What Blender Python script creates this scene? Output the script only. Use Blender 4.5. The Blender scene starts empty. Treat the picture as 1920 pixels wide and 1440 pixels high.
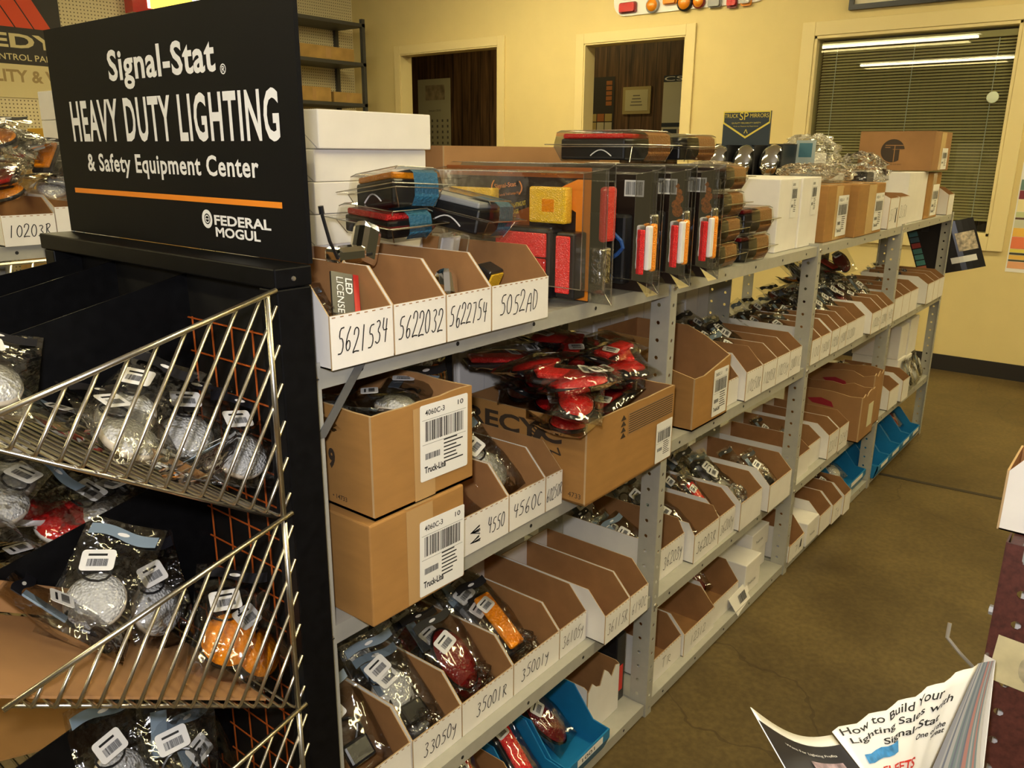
import bpy, math, random
from mathutils import Vector, Matrix, Euler
random.seed(11)
scene = bpy.context.scene
COL = scene.collection
R = math.radians

# ------------------------------------------------------------------ camera
CAM = Vector((-1.53339, -0.79861, 1.33754))
YAW, PIT, ROL, FPX = R(38.61976), R(15.98726), R(0.41943), 1522.15
_cy, _sy, _cp, _sp = math.cos(YAW), math.sin(YAW), math.cos(PIT), math.sin(PIT)
CD = Vector((_cp*_cy, _cp*_sy, -_sp))
_r0 = Vector((_sy, -_cy, 0)); _u0 = _r0.cross(CD)
CR = math.cos(ROL)*_r0 + math.sin(ROL)*_u0
CU = math.cos(ROL)*_u0 - math.sin(ROL)*_r0
cam_data = bpy.data.cameras.new('camera')
cam = bpy.data.objects.new('camera', cam_data); COL.objects.link(cam)
cam_data.sensor_fit = 'HORIZONTAL'; cam_data.sensor_width = 36.0
cam_data.lens = FPX*36/1920; cam_data.clip_start = 0.02; cam_data.clip_end = 60
cam.matrix_world = Matrix(((CR.x, CU.x, -CD.x, CAM.x), (CR.y, CU.y, -CD.y, CAM.y), (CR.z, CU.z, -CD.z, CAM.z), (0, 0, 0, 1)))
scene.camera = cam

# ------------------------------------------------------------------ world, light, exposure
scene.view_settings.view_transform = 'Standard'
scene.view_settings.look = 'None'
scene.view_settings.exposure = 0.18
scene.view_settings.gamma = 1.0
scene.view_settings.use_curve_mapping = False
scene.cycles.transparent_max_bounces = 24
scene.cycles.max_bounces = 7
world = bpy.data.worlds.new('world'); scene.world = world; world.use_nodes = True
world.node_tree.nodes['Background'].inputs[0].default_value = (1.0, 0.80, 0.38, 1)
world.node_tree.nodes['Background'].inputs[1].default_value = 0.06

def add_light(name, kind, loc, energy, color, size=0.1, size_y=None, rot=(0, 0, 0)):
    d = bpy.data.lights.new(name, kind); d.energy = energy; d.color = color
    if kind == 'AREA':
        d.shape = 'RECTANGLE'; d.size = size; d.size_y = size_y or size
    else:
        d.shadow_soft_size = size
    o = bpy.data.objects.new(name, d); COL.objects.link(o); o.location = loc; o.rotation_euler = rot
    return o
FLASH = add_light('camera_flash', 'POINT', CAM + CU*0.06 + CR*-0.03, 29.0, (1.0, 0.97, 1.0), 0.022)
WARM = (1.0, 0.80, 0.34)
CEIL = 2.95
TUBES = [(-6.0, 2.85), (-3.0, 2.85), (0.2, 2.85), (2.9, 2.85), (-3.0, -1.5), (0.2, -1.5), (2.9, -1.5)]
for tx, ty in TUBES:
    add_light('tube_glow', 'AREA', (tx, ty, CEIL-0.16), 21.0, WARM, 0.25, 2.2)
add_light('office_fill', 'AREA', (5.2, 4.5, 2.7), 10.0, WARM, 0.3, 2.0)  # added fill light behind the blind, no fixture belongs to it

# ------------------------------------------------------------------ materials
MATS = {}
def nodes_of(name):
    m = bpy.data.materials.new(name); m.use_nodes = True
    nt = m.node_tree
    return m, nt, nt.nodes['Principled BSDF']
def mat(name, col, rough=0.6, metal=0.0, noise=0.0, nscale=30, bump=0.0, bscale=200, coat=0.0, spec=0.5, trans=0.0, stretch=None):
    if name in MATS: return MATS[name]
    m, nt, p = nodes_of(name)
    c = (col[0], col[1], col[2], 1)
    p.inputs['Base Color'].default_value = c
    p.inputs['Roughness'].default_value = rough
    p.inputs['Metallic'].default_value = metal
    p.inputs['Specular IOR Level'].default_value = spec
    p.inputs['Coat Weight'].default_value = coat
    p.inputs['Transmission Weight'].default_value = trans
    tc = nt.nodes.new('ShaderNodeTexCoord')
    src = tc.outputs['Object']
    if stretch:
        mp = nt.nodes.new('ShaderNodeMapping'); mp.inputs['Scale'].default_value = stretch
        nt.links.new(src, mp.inputs['Vector']); src = mp.outputs['Vector']
    if noise:
        n = nt.nodes.new('ShaderNodeTexNoise'); n.inputs['Scale'].default_value = nscale; n.inputs['Detail'].default_value = 5
        nt.links.new(src, n.inputs['Vector'])
        r = nt.nodes.new('ShaderNodeValToRGB')
        r.color_ramp.elements[0].position = 0.3; r.color_ramp.elements[1].position = 0.7
        r.color_ramp.elements[0].color = (*[max(0, x*(1-noise)) for x in col], 1)
        r.color_ramp.elements[1].color = (*[min(1, x*(1+noise)) for x in col], 1)
        nt.links.new(n.outputs['Fac'], r.inputs['Fac']); nt.links.new(r.outputs['Color'], p.inputs['Base Color'])
    if bump:
        n = nt.nodes.new('ShaderNodeTexNoise'); n.inputs['Scale'].default_value = bscale; n.inputs['Detail'].default_value = 3
        nt.links.new(src, n.inputs['Vector'])
        b = nt.nodes.new('ShaderNodeBump'); b.inputs['Strength'].default_value = bump; b.inputs['Distance'].default_value = 0.01
        nt.links.new(n.outputs['Fac'], b.inputs['Height']); nt.links.new(b.outputs['Normal'], p.inputs['Normal'])
    MATS[name] = m
    return m
def film(name, tint=(0.96, 0.96, 0.95), base=0.10, edge=0.65, rough=0.07, bump=0.5, bscale=45):
    if name in MATS: return MATS[name]
    m = bpy.data.materials.new(name); m.use_nodes = True
    nt = m.node_tree; nt.nodes.clear()
    out = nt.nodes.new('ShaderNodeOutputMaterial')
    t = nt.nodes.new('ShaderNodeBsdfTransparent'); t.inputs[0].default_value = (*tint, 1)
    g = nt.nodes.new('ShaderNodeBsdfGlossy'); g.inputs['Roughness'].default_value = rough
    g.inputs[0].default_value = (0.95, 0.95, 0.95, 1)
    fr = nt.nodes.new('ShaderNodeFresnel'); fr.inputs[0].default_value = 1.45
    ma = nt.nodes.new('ShaderNodeMath'); ma.operation = 'MULTIPLY_ADD'; ma.inputs[1].default_value = edge; ma.inputs[2].default_value = base
    ma.use_clamp = True
    mx = nt.nodes.new('ShaderNodeMixShader')
    if bump:
        tc = nt.nodes.new('ShaderNodeTexCoord')
        n = nt.nodes.new('ShaderNodeTexNoise'); n.inputs['Scale'].default_value = bscale; n.inputs['Detail'].default_value = 2
        nt.links.new(tc.outputs['Object'], n.inputs['Vector'])
        b = nt.nodes.new('ShaderNodeBump'); b.inputs['Strength'].default_value = bump; b.inputs['Distance'].default_value = 0.02
        nt.links.new(n.outputs['Fac'], b.inputs['Height'])
        nt.links.new(b.outputs['Normal'], g.inputs['Normal']); nt.links.new(b.outputs['Normal'], fr.inputs['Normal'])
    nt.links.new(fr.outputs[0], ma.inputs[0]); nt.links.new(ma.outputs[0], mx.inputs[0])
    nt.links.new(t.outputs[0], mx.inputs[1]); nt.links.new(g.outputs[0], mx.inputs[2]); nt.links.new(mx.outputs[0], out.inputs[0])
    MATS[name] = m
    return m
def lens(name, col, rough=0.18, scale=260, bump=0.35):
    if name in MATS: return MATS[name]
    m, nt, p = nodes_of(name)
    p.inputs['Base Color'].default_value = (*col, 1); p.inputs['Roughness'].default_value = rough
    p.inputs['Coat Weight'].default_value = 1.0; p.inputs['Coat Roughness'].default_value = 0.05
    tc = nt.nodes.new('ShaderNodeTexCoord')
    v = nt.nodes.new('ShaderNodeTexVoronoi'); v.inputs['Scale'].default_value = scale
    nt.links.new(tc.outputs['Object'], v.inputs['Vector'])
    b = nt.nodes.new('ShaderNodeBump'); b.inputs['Strength'].default_value = bump; b.inputs['Distance'].default_value = 0.004
    nt.links.new(v.outputs['Distance'], b.inputs['Height']); nt.links.new(b.outputs['Normal'], p.inputs['Normal'])
    MATS[name] = m
    return m
def emit(name, col, strength):
    if name in MATS: return MATS[name]
    m, nt, p = nodes_of(name)
    p.inputs['Base Color'].default_value = (*col, 1)
    p.inputs['Emission Color'].default_value = (*col, 1); p.inputs['Emission Strength'].default_value = strength
    MATS[name] = m
    return m

WHITE = mat('white_card', (0.83, 0.80, 0.75), 0.62, noise=0.03, nscale=18)
KIN = mat('kraft_inside', (0.35, 0.172, 0.058), 0.8, noise=0.10, nscale=25)
EDGE = mat('kraft_edge', (0.50, 0.34, 0.17), 0.85)
KRAFT = mat('kraft_box', (0.37, 0.185, 0.048), 0.75, noise=0.08, nscale=14, stretch=(1, 1, 4))
KRAFT2 = mat('kraft_box_dull', (0.34, 0.175, 0.065), 0.8, noise=0.10, nscale=10)
TAPE = mat('parcel_tape', (0.50, 0.31, 0.13), 0.25, coat=0.3)
STEEL = mat('grey_green_paint', (0.40, 0.39, 0.335), 0.45, noise=0.05, nscale=40)
BOLT = mat('zinc_bolt', (0.62, 0.58, 0.50), 0.3, metal=0.9)
BLACK = mat('black_enamel', (0.004, 0.004, 0.0045), 0.4, noise=0.3, nscale=60, spec=0.15)
BLACKS = mat('black_sign_board', (0.005, 0.005, 0.006), 0.5, spec=0.12)
INK = mat('black_ink', (0.01, 0.01, 0.01), 0.6)
FADED = mat('faded_pen', (0.18, 0.16, 0.13), 0.7)
PRINTB = mat('box_print', (0.045, 0.028, 0.015), 0.7)
PAPER = mat('white_paper', (0.85, 0.84, 0.81), 0.5)
SIGNW = mat('sign_white', (0.86, 0.86, 0.84), 0.5)
ORANGE = mat('sign_orange', (0.85, 0.26, 0.015), 0.5)
BRASS = mat('brassy_wire', (0.66, 0.63, 0.56), 0.28, metal=1.0)
RUSTO = mat('orange_wire', (0.42, 0.085, 0.01), 0.5)
FILM = film('clear_bag_film', base=0.07, edge=0.7, bump=0.3, bscale=26)
FILM2 = film('clear_bag_film_fine', base=0.08, edge=0.8, bump=0.5, bscale=42, rough=0.09)
SHELL = film('clamshell_plastic', base=0.015, edge=0.6, rough=0.05, bump=0.05, bscale=25)
GLASS = film('window_glass', tint=(0.93, 0.96, 0.92), base=0.0, edge=1.0, rough=0.0, bump=0.0)
HEADER = mat('black_header', (0.012, 0.012, 0.016), 0.35)
BLUEG = mat('grey_blue_header', (0.20, 0.27, 0.34), 0.4)
RED = lens('red_lens', (0.62, 0.010, 0.012))
REDB = lens('red_reflector', (0.95, 0.03, 0.03), scale=420, bump=0.6)
AMBER = lens('amber_lens', (0.92, 0.30, 0.006))
AMBERB = lens('amber_reflector', (1.0, 0.62, 0.03), scale=420, bump=0.6)
CLEARL = lens('clear_lens', (0.72, 0.72, 0.70), 0.1, 330, 0.7)
CREAM = mat('cream_plastic', (0.70, 0.62, 0.50), 0.4)
GREYP = mat('grey_plastic', (0.33, 0.34, 0.35), 0.4)
BLACKP = mat('black_plastic', (0.015, 0.015, 0.016), 0.3)
DKRED = lens('dark_red_lens', (0.20, 0.006, 0.008))
CHROME = mat('chrome', (0.85, 0.85, 0.85), 0.06, metal=1.0)
SILVER = mat('silver_foil', (0.6, 0.6, 0.58), 0.22, metal=1.0, bump=0.6, bscale=60)
BLUEB = mat('blue_bin_plastic', (0.012, 0.19, 0.42), 0.4, noise=0.06, nscale=30)
BLUEC = mat('blue_honeycomb_card', (0.03, 0.16, 0.27), 0.4, bump=0.5, bscale=220)
BROWNC = mat('brown_honeycomb_card', (0.32, 0.125, 0.025), 0.45, bump=0.5, bscale=220)
WALLP = mat('cream_wall_paint', (0.74, 0.605, 0.28), 0.75, noise=0.02, nscale=6, bump=0.08, bscale=300)
TRIMP = mat('cream_trim_paint', (0.79, 0.66, 0.33), 0.5)
BASEB = mat('dark_vinyl_base', (0.018, 0.014, 0.012), 0.5)
MAROON = mat('maroon_steel', (0.085, 0.024, 0.018), 0.5, noise=0.35, nscale=160)
DKGREY = mat('dark_grey_steel', (0.06, 0.06, 0.055), 0.5)

# floor: worn brown concrete
def floor_mat():
    m, nt, p = nodes_of('worn_concrete')
    tc = nt.nodes.new('ShaderNodeTexCoord')
    n1 = nt.nodes.new('ShaderNodeTexNoise'); n1.inputs['Scale'].default_value = 2.2; n1.inputs['Detail'].default_value = 8; n1.inputs['Roughness'].default_value = 0.65
    n2 = nt.nodes.new('ShaderNodeTexNoise'); n2.inputs['Scale'].default_value = 60; n2.inputs['Detail'].default_value = 4
    nt.links.new(tc.outputs['Object'], n1.inputs['Vector']); nt.links.new(tc.outputs['Object'], n2.inputs['Vector'])
    r = nt.nodes.new('ShaderNodeValToRGB')
    e = r.color_ramp.elements
    e[0].position = 0.32; e[0].color = (0.072, 0.046, 0.016, 1)
    e[1].position = 0.68; e[1].color = (0.165, 0.115, 0.042, 1)
    nt.links.new(n1.outputs['Fac'], r.inputs['Fac'])
    mx = nt.nodes.new('ShaderNodeMix'); mx.data_type = 'RGBA'; mx.blend_type = 'MULTIPLY'; mx.inputs[0].default_value = 0.5
    r2 = nt.nodes.new('ShaderNodeValToRGB'); r2.color_ramp.elements[0].color = (0.6, 0.6, 0.6, 1); r2.color_ramp.elements[1].color = (1.2, 1.2, 1.2, 1)
    r2.color_ramp.elements[0].position = 0.35; r2.color_ramp.elements[1].position = 0.65
    nt.links.new(n2.outputs['Fac'], r2.inputs['Fac'])
    nt.links.new(r.outputs['Color'], mx.inputs[6]); nt.links.new(r2.outputs['Color'], mx.inputs[7])
    # hairline cracks
    nw = nt.nodes.new('ShaderNodeTexNoise'); nw.inputs['Scale'].default_value = 3; nw.inputs['Detail'].default_value = 4
    nt.links.new(tc.outputs['Object'], nw.inputs['Vector'])
    ad = nt.nodes.new('ShaderNodeMix'); ad.data_type = 'RGBA'; ad.blend_type = 'ADD'; ad.inputs[0].default_value = 0.35
    nt.links.new(tc.outputs['Object'], ad.inputs[6]); nt.links.new(nw.outputs['Color'], ad.inputs[7])
    vo = nt.nodes.new('ShaderNodeTexVoronoi'); vo.feature = 'DISTANCE_TO_EDGE'; vo.inputs['Scale'].default_value = 0.9
    nt.links.new(ad.outputs[2], vo.inputs['Vector'])
    lt = nt.nodes.new('ShaderNodeMath'); lt.operation = 'LESS_THAN'; lt.inputs[1].default_value = 0.0025
    nt.links.new(vo.outputs['Distance'], lt.inputs[0])
    m2 = nt.nodes.new('ShaderNodeMix'); m2.data_type = 'RGBA'; m2.blend_type = 'MIX'
    sc_ = nt.nodes.new('ShaderNodeMath'); sc_.operation = 'MULTIPLY'; sc_.inputs[1].default_value = 0.4
    nt.links.new(lt.outputs[0], sc_.inputs[0]); nt.links.new(sc_.outputs[0], m2.inputs[0])
    nt.links.new(mx.outputs[2], m2.inputs[6]); m2.inputs[7].default_value = (0.02, 0.012, 0.006, 1)
    nt.links.new(m2.outputs[2], p.inputs['Base Color'])
    p.inputs['Roughness'].default_value = 0.42; p.inputs['Specular IOR Level'].default_value = 0.35
    return m
FLOOR = floor_mat()
def pegboard_mat():
    m, nt, p = nodes_of('pegboard')
    tc = nt.nodes.new('ShaderNodeTexCoord')
    mp = nt.nodes.new('ShaderNodeMapping'); mp.inputs['Scale'].default_value = (39.4, 39.4, 39.4)
    nt.links.new(tc.outputs['Object'], mp.inputs['Vector'])
    sp = nt.nodes.new('ShaderNodeSeparateXYZ'); nt.links.new(mp.outputs[0], sp.inputs[0])
    def half(o):
        f = nt.nodes.new('ShaderNodeMath'); f.operation = 'FRACT'; nt.links.new(o, f.inputs[0])
        s = nt.nodes.new('ShaderNodeMath'); s.operation = 'SUBTRACT'; s.inputs[1].default_value = 0.5; nt.links.new(f.outputs[0], s.inputs[0])
        q = nt.nodes.new('ShaderNodeMath'); q.operation = 'MULTIPLY'; nt.links.new(s.outputs[0], q.inputs[0]); nt.links.new(s.outputs[0], q.inputs[1])
        return q.outputs[0]
    a = nt.nodes.new('ShaderNodeMath'); a.operation = 'ADD'; nt.links.new(half(sp.outputs[0]), a.inputs[0]); nt.links.new(half(sp.outputs[2]), a.inputs[1])
    l = nt.nodes.new('ShaderNodeMath'); l.operation = 'LESS_THAN'; l.inputs[1].default_value = 0.035; nt.links.new(a.outputs[0], l.inputs[0])
    mx = nt.nodes.new('ShaderNodeMix'); mx.data_type = 'RGBA'
    nt.links.new(l.outputs[0], mx.inputs[0]); mx.inputs[6].default_value = (0.78, 0.70, 0.45, 1); mx.inputs[7].default_value = (0.16, 0.12, 0.06, 1)
    nt.links.new(mx.outputs[2], p.inputs['Base Color']); p.inputs['Roughness'].default_value = 0.6
    return m
PEG = pegboard_mat()
def panel_mat():
    m, nt, p = nodes_of('dark_wood_panelling')
    tc = nt.nodes.new('ShaderNodeTexCoord')
    mp = nt.nodes.new('ShaderNodeMapping'); mp.inputs['Scale'].default_value = (1, 9, 0.6)
    nt.links.new(tc.outputs['Object'], mp.inputs['Vector'])
    n = nt.nodes.new('ShaderNodeTexNoise'); n.inputs['Scale'].default_value = 2.5; n.inputs['Detail'].default_value = 7; n.inputs['Distortion'].default_value = 0.6
    nt.links.new(mp.outputs[0], n.inputs['Vector'])
    r = nt.nodes.new('ShaderNodeValToRGB'); e = r.color_ramp.elements
    e[0].position = 0.3; e[0].color = (0.028, 0.012, 0.005, 1); e[1].position = 0.72; e[1].color = (0.20, 0.105, 0.045, 1)
    nt.links.new(n.outputs['Fac'], r.inputs['Fac'])
    sp = nt.nodes.new('ShaderNodeSeparateXYZ'); nt.links.new(tc.outputs['Object'], sp.inputs[0])
    mu = nt.nodes.new('ShaderNodeMath'); mu.operation = 'MULTIPLY'; mu.inputs[1].default_value = 7.0; nt.links.new(sp.outputs[1], mu.inputs[0])
    fr = nt.nodes.new('ShaderNodeMath'); fr.operation = 'FRACT'; nt.links.new(mu.outputs[0], fr.inputs[0])
    lt = nt.nodes.new('ShaderNodeMath'); lt.operation = 'LESS_THAN'; lt.inputs[1].default_value = 0.05; nt.links.new(fr.outputs[0], lt.inputs[0])
    mx = nt.nodes.new('ShaderNodeMix'); mx.data_type = 'RGBA'; nt.links.new(lt.outputs[0], mx.inputs[0])
    nt.links.new(r.outputs[0], mx.inputs[6]); mx.inputs[7].default_value = (0.015, 0.007, 0.003, 1)
    nt.links.new(mx.outputs[2], p.inputs['Base Color']); p.inputs['Roughness'].default_value = 0.45
    return m
WOODP = panel_mat()

# ------------------------------------------------------------------ mesh helpers
class MB:
    def __init__(s): s.v = []; s.f = []; s.m = []; s.T = None
    def pt(s, p):
        p = Vector(p)
        if s.T is not None: p = s.T @ p
        s.v.append(p); return len(s.v)-1
    def poly(s, pts, mi=0):
        s.f.append([s.pt(p) for p in pts]); s.m.append(mi); return s
    def box(s, x0, y0, z0, x1, y1, z1, mi=0):
        P = [(x0, y0, z0), (x1, y0, z0), (x1, y1, z0), (x0, y1, z0), (x0, y0, z1), (x1, y0, z1), (x1, y1, z1), (x0, y1, z1)]
        ix = [s.pt(p) for p in P]
        # order: -z +z -y +x +y -x
        F = [(0, 3, 2, 1), (4, 5, 6, 7), (0, 1, 5, 4), (1, 2, 6, 5), (2, 3, 7, 6), (3, 0, 4, 7)]
        for k, q in enumerate(F):
            s.f.append([ix[i] for i in q]); s.m.append(mi[k] if isinstance(mi, (tuple, list)) else mi)
        return s
    def prism(s, pts, t0, t1, axis='x', m0=0, m1=0, mr=0):
        def P(a, b, t): return (t, a, b) if axis == 'x' else ((a, t, b) if axis == 'y' else (a, b, t))
        A = [s.pt(P(a, b, t0)) for a, b in pts]; B = [s.pt(P(a, b, t1)) for a, b in pts]
        s.f.append(A[::-1]); s.m.append(m0); s.f.append(B); s.m.append(m1)
        n = len(pts)
        for i in range(n):
            s.f.append([A[i], A[(i+1) % n], B[(i+1) % n], B[i]]); s.m.append(mr)
        return s
    def tube(s, pts, r, n=8, mi=0, cap=True):
        pts = [Vector(p) for p in pts]; rings = []
        prev = None
        for i, p in enumerate(pts):
            d = (pts[min(i+1, len(pts)-1)] - pts[max(i-1, 0)])
            d = d.normalized() if d.length > 1e-9 else Vector((0, 0, 1))
            if prev is None:
                a = Vector((0, 0, 1)) if abs(d.z) < 0.9 else Vector((1, 0, 0))
                u = d.cross(a).normalized()
            else:
                u = (prev - d*prev.dot(d)).normalized()
            prev = u; w = d.cross(u)
            rr = r[i] if isinstance(r, (list, tuple)) else r
            rings.append([s.pt(p + (u*math.cos(2*math.pi*k/n) + w*math.sin(2*math.pi*k/n))*rr) for k in range(n)])
        for a, b in zip(rings, rings[1:]):
            for k in range(n):
                s.f.append([a[k], a[(k+1) % n], b[(k+1) % n], b[k]]); s.m.append(mi)
        if cap:
            s.f.append(rings[0][::-1]); s.m.append(mi); s.f.append(rings[-1]); s.m.append(mi)
        return s
    def lathe(s, prof, n=20, mi=0, sx=1.0, sy=1.0, c=(0, 0, 0)):
        rings = []
        for r, z in prof:
            if r < 1e-6: rings.append([s.pt((c[0], c[1], c[2]+z))])
            else: rings.append([s.pt((c[0]+sx*r*math.cos(2*math.pi*k/n), c[1]+sy*r*math.sin(2*math.pi*k/n), c[2]+z)) for k in range(n)])
        for a, b in zip(rings, rings[1:]):
            for k in range(n):
                k2 = (k+1) % n
                if len(a) == 1 and len(b) == 1: continue
                if len(a) == 1: f = [a[0], b[k2], b[k]]
                elif len(b) == 1: f = [a[k], a[k2], b[0]]
                else: f = [a[k], a[k2], b[k2], b[k]]
                s.f.append(f); s.m.append(mi)
        return s
    def grid(s, fn, nu, nv, mi=0):
        ix = [[s.pt(fn(i/nu, j/nv)) for i in range(nu+1)] for j in range(nv+1)]
        for j in range(nv):
            for i in range(nu):
                s.f.append([ix[j][i], ix[j][i+1], ix[j+1][i+1], ix[j+1][i]]); s.m.append(mi)
        return s
    def mesh(s, name, mats, smooth=False):
        me = bpy.data.meshes.new(name)
        me.from_pydata([tuple(p) for p in s.v], [], s.f)
        for m in (mats if isinstance(mats, (list, tuple)) else [mats]): me.materials.append(m)
        me.polygons.foreach_set('material_index', s.m)
        if smooth: me.polygons.foreach_set('use_smooth', [True]*len(s.f))
        me.update()
        return me
    def build(s, name, mats, parent=None, smooth=False, label=None, bevel=0, solid=0):
        o = bpy.data.objects.new(name, s.mesh(name, mats, smooth)); COL.objects.link(o)
        if parent is not None: o.parent = parent
        if label: o['label'] = label
        if bevel:
            b = o.modifiers.new('bevel', 'BEVEL'); b.width = bevel; b.segments = 2; b.limit_method = 'ANGLE'
        if solid:
            b = o.modifiers.new('solid', 'SOLIDIFY'); b.thickness = solid; b.offset = 0
        return o
LABELS = {}
def tag(o, label, cat, group=None):
    o['label'] = label; o['category'] = cat
    if group: o['group'] = group
    if label in LABELS and not (group and LABELS[label] == group): print('DUPLICATE LABEL', label)
    n = len(label.split())
    if n < 4 or n > 16: print('LABEL LENGTH', n, label)
    LABELS[label] = group
    return o
def thing(name, label, cat, loc=(0, 0, 0), rot=(0, 0, 0), group=None):
    o = bpy.data.objects.new(name, None); COL.objects.link(o)
    o.empty_display_size = 0.05; o.location = loc; o.rotation_euler = rot
    return tag(o, label, cat, group)
def struct(name, mb, mats, parent=None, **k):
    o = mb.build(name, mats, parent, **k)
    if parent is None: o['kind'] = 'structure'
    return o
def copy_tree(root, loc, rot, label, cat=None, group=None):
    c = root.copy(); COL.objects.link(c); c.location = loc; c.rotation_euler = rot
    if 'group' in c.keys() and not group: del c['group']
    tag(c, label, cat or root['category'], group)
    for ch in list(root.children):
        d = ch.copy(); COL.objects.link(d); d.parent = c
        for g in list(ch.children):
            e = g.copy(); COL.objects.link(e); e.parent = d
    return c

# printed text fitted to a rectangle: origin = lower left, X / Y directions, width, height
def text_mb(mb, s, org, X, Y, w, h, mi=0, bold=0.0, space=1.0):
    cu = bpy.data.curves.new('t', 'FONT'); cu.body = s; cu.size = 1; cu.offset = bold; cu.resolution_u = 3; cu.space_character = space
    o = bpy.data.objects.new('t', cu); COL.objects.link(o)
    me = bpy.data.meshes.new_from_object(o.evaluated_get(bpy.context.evaluated_depsgraph_get()))
    bpy.data.objects.remove(o); bpy.data.curves.remove(cu)
    if not me.vertices: return mb
    xs = [v.co.x for v in me.vertices]; ys = [v.co.y for v in me.vertices]
    x0, x1, y0, y1 = min(xs), max(xs), min(ys), max(ys)
    sx = w/(x1-x0); sy = h/(y1-y0) if h else sx
    org = Vector(org); X = Vector(X).normalized(); Y = Vector(Y).normalized()
    base = len(mb.v)
    for v in me.vertices: mb.pt(org + X*((v.co.x-x0)*sx) + Y*((v.co.y-y0)*sy))
    for p in me.polygons:
        mb.f.append([base+i for i in p.vertices]); mb.m.append(mi)
    bpy.data.meshes.remove(me)
    return mb
HW = {  # handwriting strokes in a 1-high box
 '0': [[(.25, 1), (.05, .75), (.03, .3), (.2, 0), (.42, .1), (.5, .5), (.42, .9), (.25, 1)]],
 '1': [[(.25, 1), (.2, 0)]],
 '2': [[(.05, .72), (.08, .95), (.28, 1.02), (.46, .9), (.44, .66), (.25, .35), (.0, .02), (.02, 0), (.2, .06), (.56, .03)]],
 '3': [[(.08, .92), (.3, 1), (.45, .82), (.2, .55), (.45, .4), (.42, .1), (.2, 0), (.02, .12)]],
 '4': [[(.12, 1), (.05, .5), (.5, .52)], [(.42, .95), (.34, 0)]],
 '5': [[(.5, 1), (.15, .97), (.1, .6), (.35, .62), (.48, .35), (.35, .05), (.02, .05)]],
 '6': [[(.4, 1), (.12, .6), (.05, .2), (.2, 0), (.42, .12), (.4, .4), (.2, .45), (.07, .25)]],
 '7': [[(.05, .95), (.5, .97), (.2, 0)]],
 '8': [[(.4, .9), (.2, 1), (.1, .8), (.42, .3), (.3, 0), (.08, .15), (.15, .4), (.42, .75), (.4, .9)]],
 '9': [[(.45, .9), (.2, 1), (.06, .75), (.2, .55), (.42, .7), (.46, .9), (.36, 0)]],
 'A': [[(.02, 0), (.12, .6), (.28, 1), (.45, .95), (.5, 0)], [(.1, .45), (.5, .45)]],
 'C': [[(.5, .85), (.3, 1), (.08, .65), (.08, .25), (.25, 0), (.5, .12)]],
 'D': [[(.12, .95), (.08, .02), (.35, .05), (.52, .4), (.45, .85), (.05, 1)]],
 'R': [[(.1, 0), (.12, .95)], [(.02, .9), (.35, 1), (.45, .75), (.12, .5), (.55, .02)]],
 'Y': [[(.02, .65), (.1, .4), (.3, .42), (.42, .7)], [(.42, .7), (.3, -.05), (.1, -.3)]],
 'T': [[(0, .95), (.5, 1)], [(.25, .97), (.22, 0)]],
 'B': [[(.08, 0), (.1, 1), (.4, .9), (.1, .55), (.48, .3), (.08, 0)]],
 '-': [[(.1, .5), (.4, .52)]], ' ': [],
}
def hand_mb(mb, s, org, X, Y, w, h, pen=0.0016, mi=0):
    org = Vector(org); X = Vector(X).normalized(); Y = Vector(Y).normalized()
    adv = w/len(s); cw = adv*0.82
    rnd = random.Random(s)
    for k, ch in enumerate(s):
        ox = k*adv + rnd.uniform(-.05, .05)*adv; oy = rnd.uniform(-.08, .08)*h; sh = h*rnd.uniform(.88, 1.05)
        for st in HW.get(ch, []):
            P = [(ox + x/0.55*cw + y*0.12*h, oy + y*sh) for x, y in st]
            Q = [P[0]]   # round the corners once
            for a, b in zip(P, P[1:]):
                Q += [(a[0]*.75+b[0]*.25, a[1]*.75+b[1]*.25), (a[0]*.25+b[0]*.75, a[1]*.25+b[1]*.75)]
            Q.append(P[-1])
            L = []; Rr = []
            for i, q in enumerate(Q):
                a = Q[max(i-1, 0)]; b = Q[min(i+1, len(Q)-1)]
                dx, dy = b[0]-a[0], b[1]-a[1]; l = math.hypot(dx, dy) or 1
                nx, ny = -dy/l*pen/2, dx/l*pen/2
                L.append(mb.pt(org + X*(q[0]+nx) + Y*(q[1]+ny))); Rr.append(mb.pt(org + X*(q[0]-nx) + Y*(q[1]-ny)))
            for i in range(len(Q)-1):
                mb.f.append([L[i], Rr[i], Rr[i+1], L[i+1]]); mb.m.append(mi)
    return mb
def rrect(w, h, r, n=4):
    P = []
    for cx, cy, a0 in ((w-r, r, -90), (w-r, h-r, 0), (r, h-r, 90), (r, r, 180)):
        for i in range(n+1):
            a = R(a0 + 90*i/n); P.append((cx + r*math.cos(a), cy + r*math.sin(a)))
    return P
def face_frame(org, X, Y):
    X = Vector(X).normalized(); Y = Vector(Y).normalized(); Z = X.cross(Y)
    return Matrix(((X.x, Y.x, Z.x, org[0]), (X.y, Y.y, Z.y, org[1]), (X.z, Y.z, Z.z, org[2]), (0, 0, 0, 1)))
def bars(mb, x0, y0, w, h, seed, mi=1, z=0.0004):
    rnd = random.Random(seed); x = x0
    while x < x0+w:
        b = w*rnd.choice((.008, .012, .022, .03)); mb.poly([(x, y0, z), (min(x+b, x0+w), y0, z), (min(x+b, x0+w), y0+h, z), (x, y0+h, z)], mi)
        x += b + w*rnd.choice((.008, .012, .02))
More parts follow.
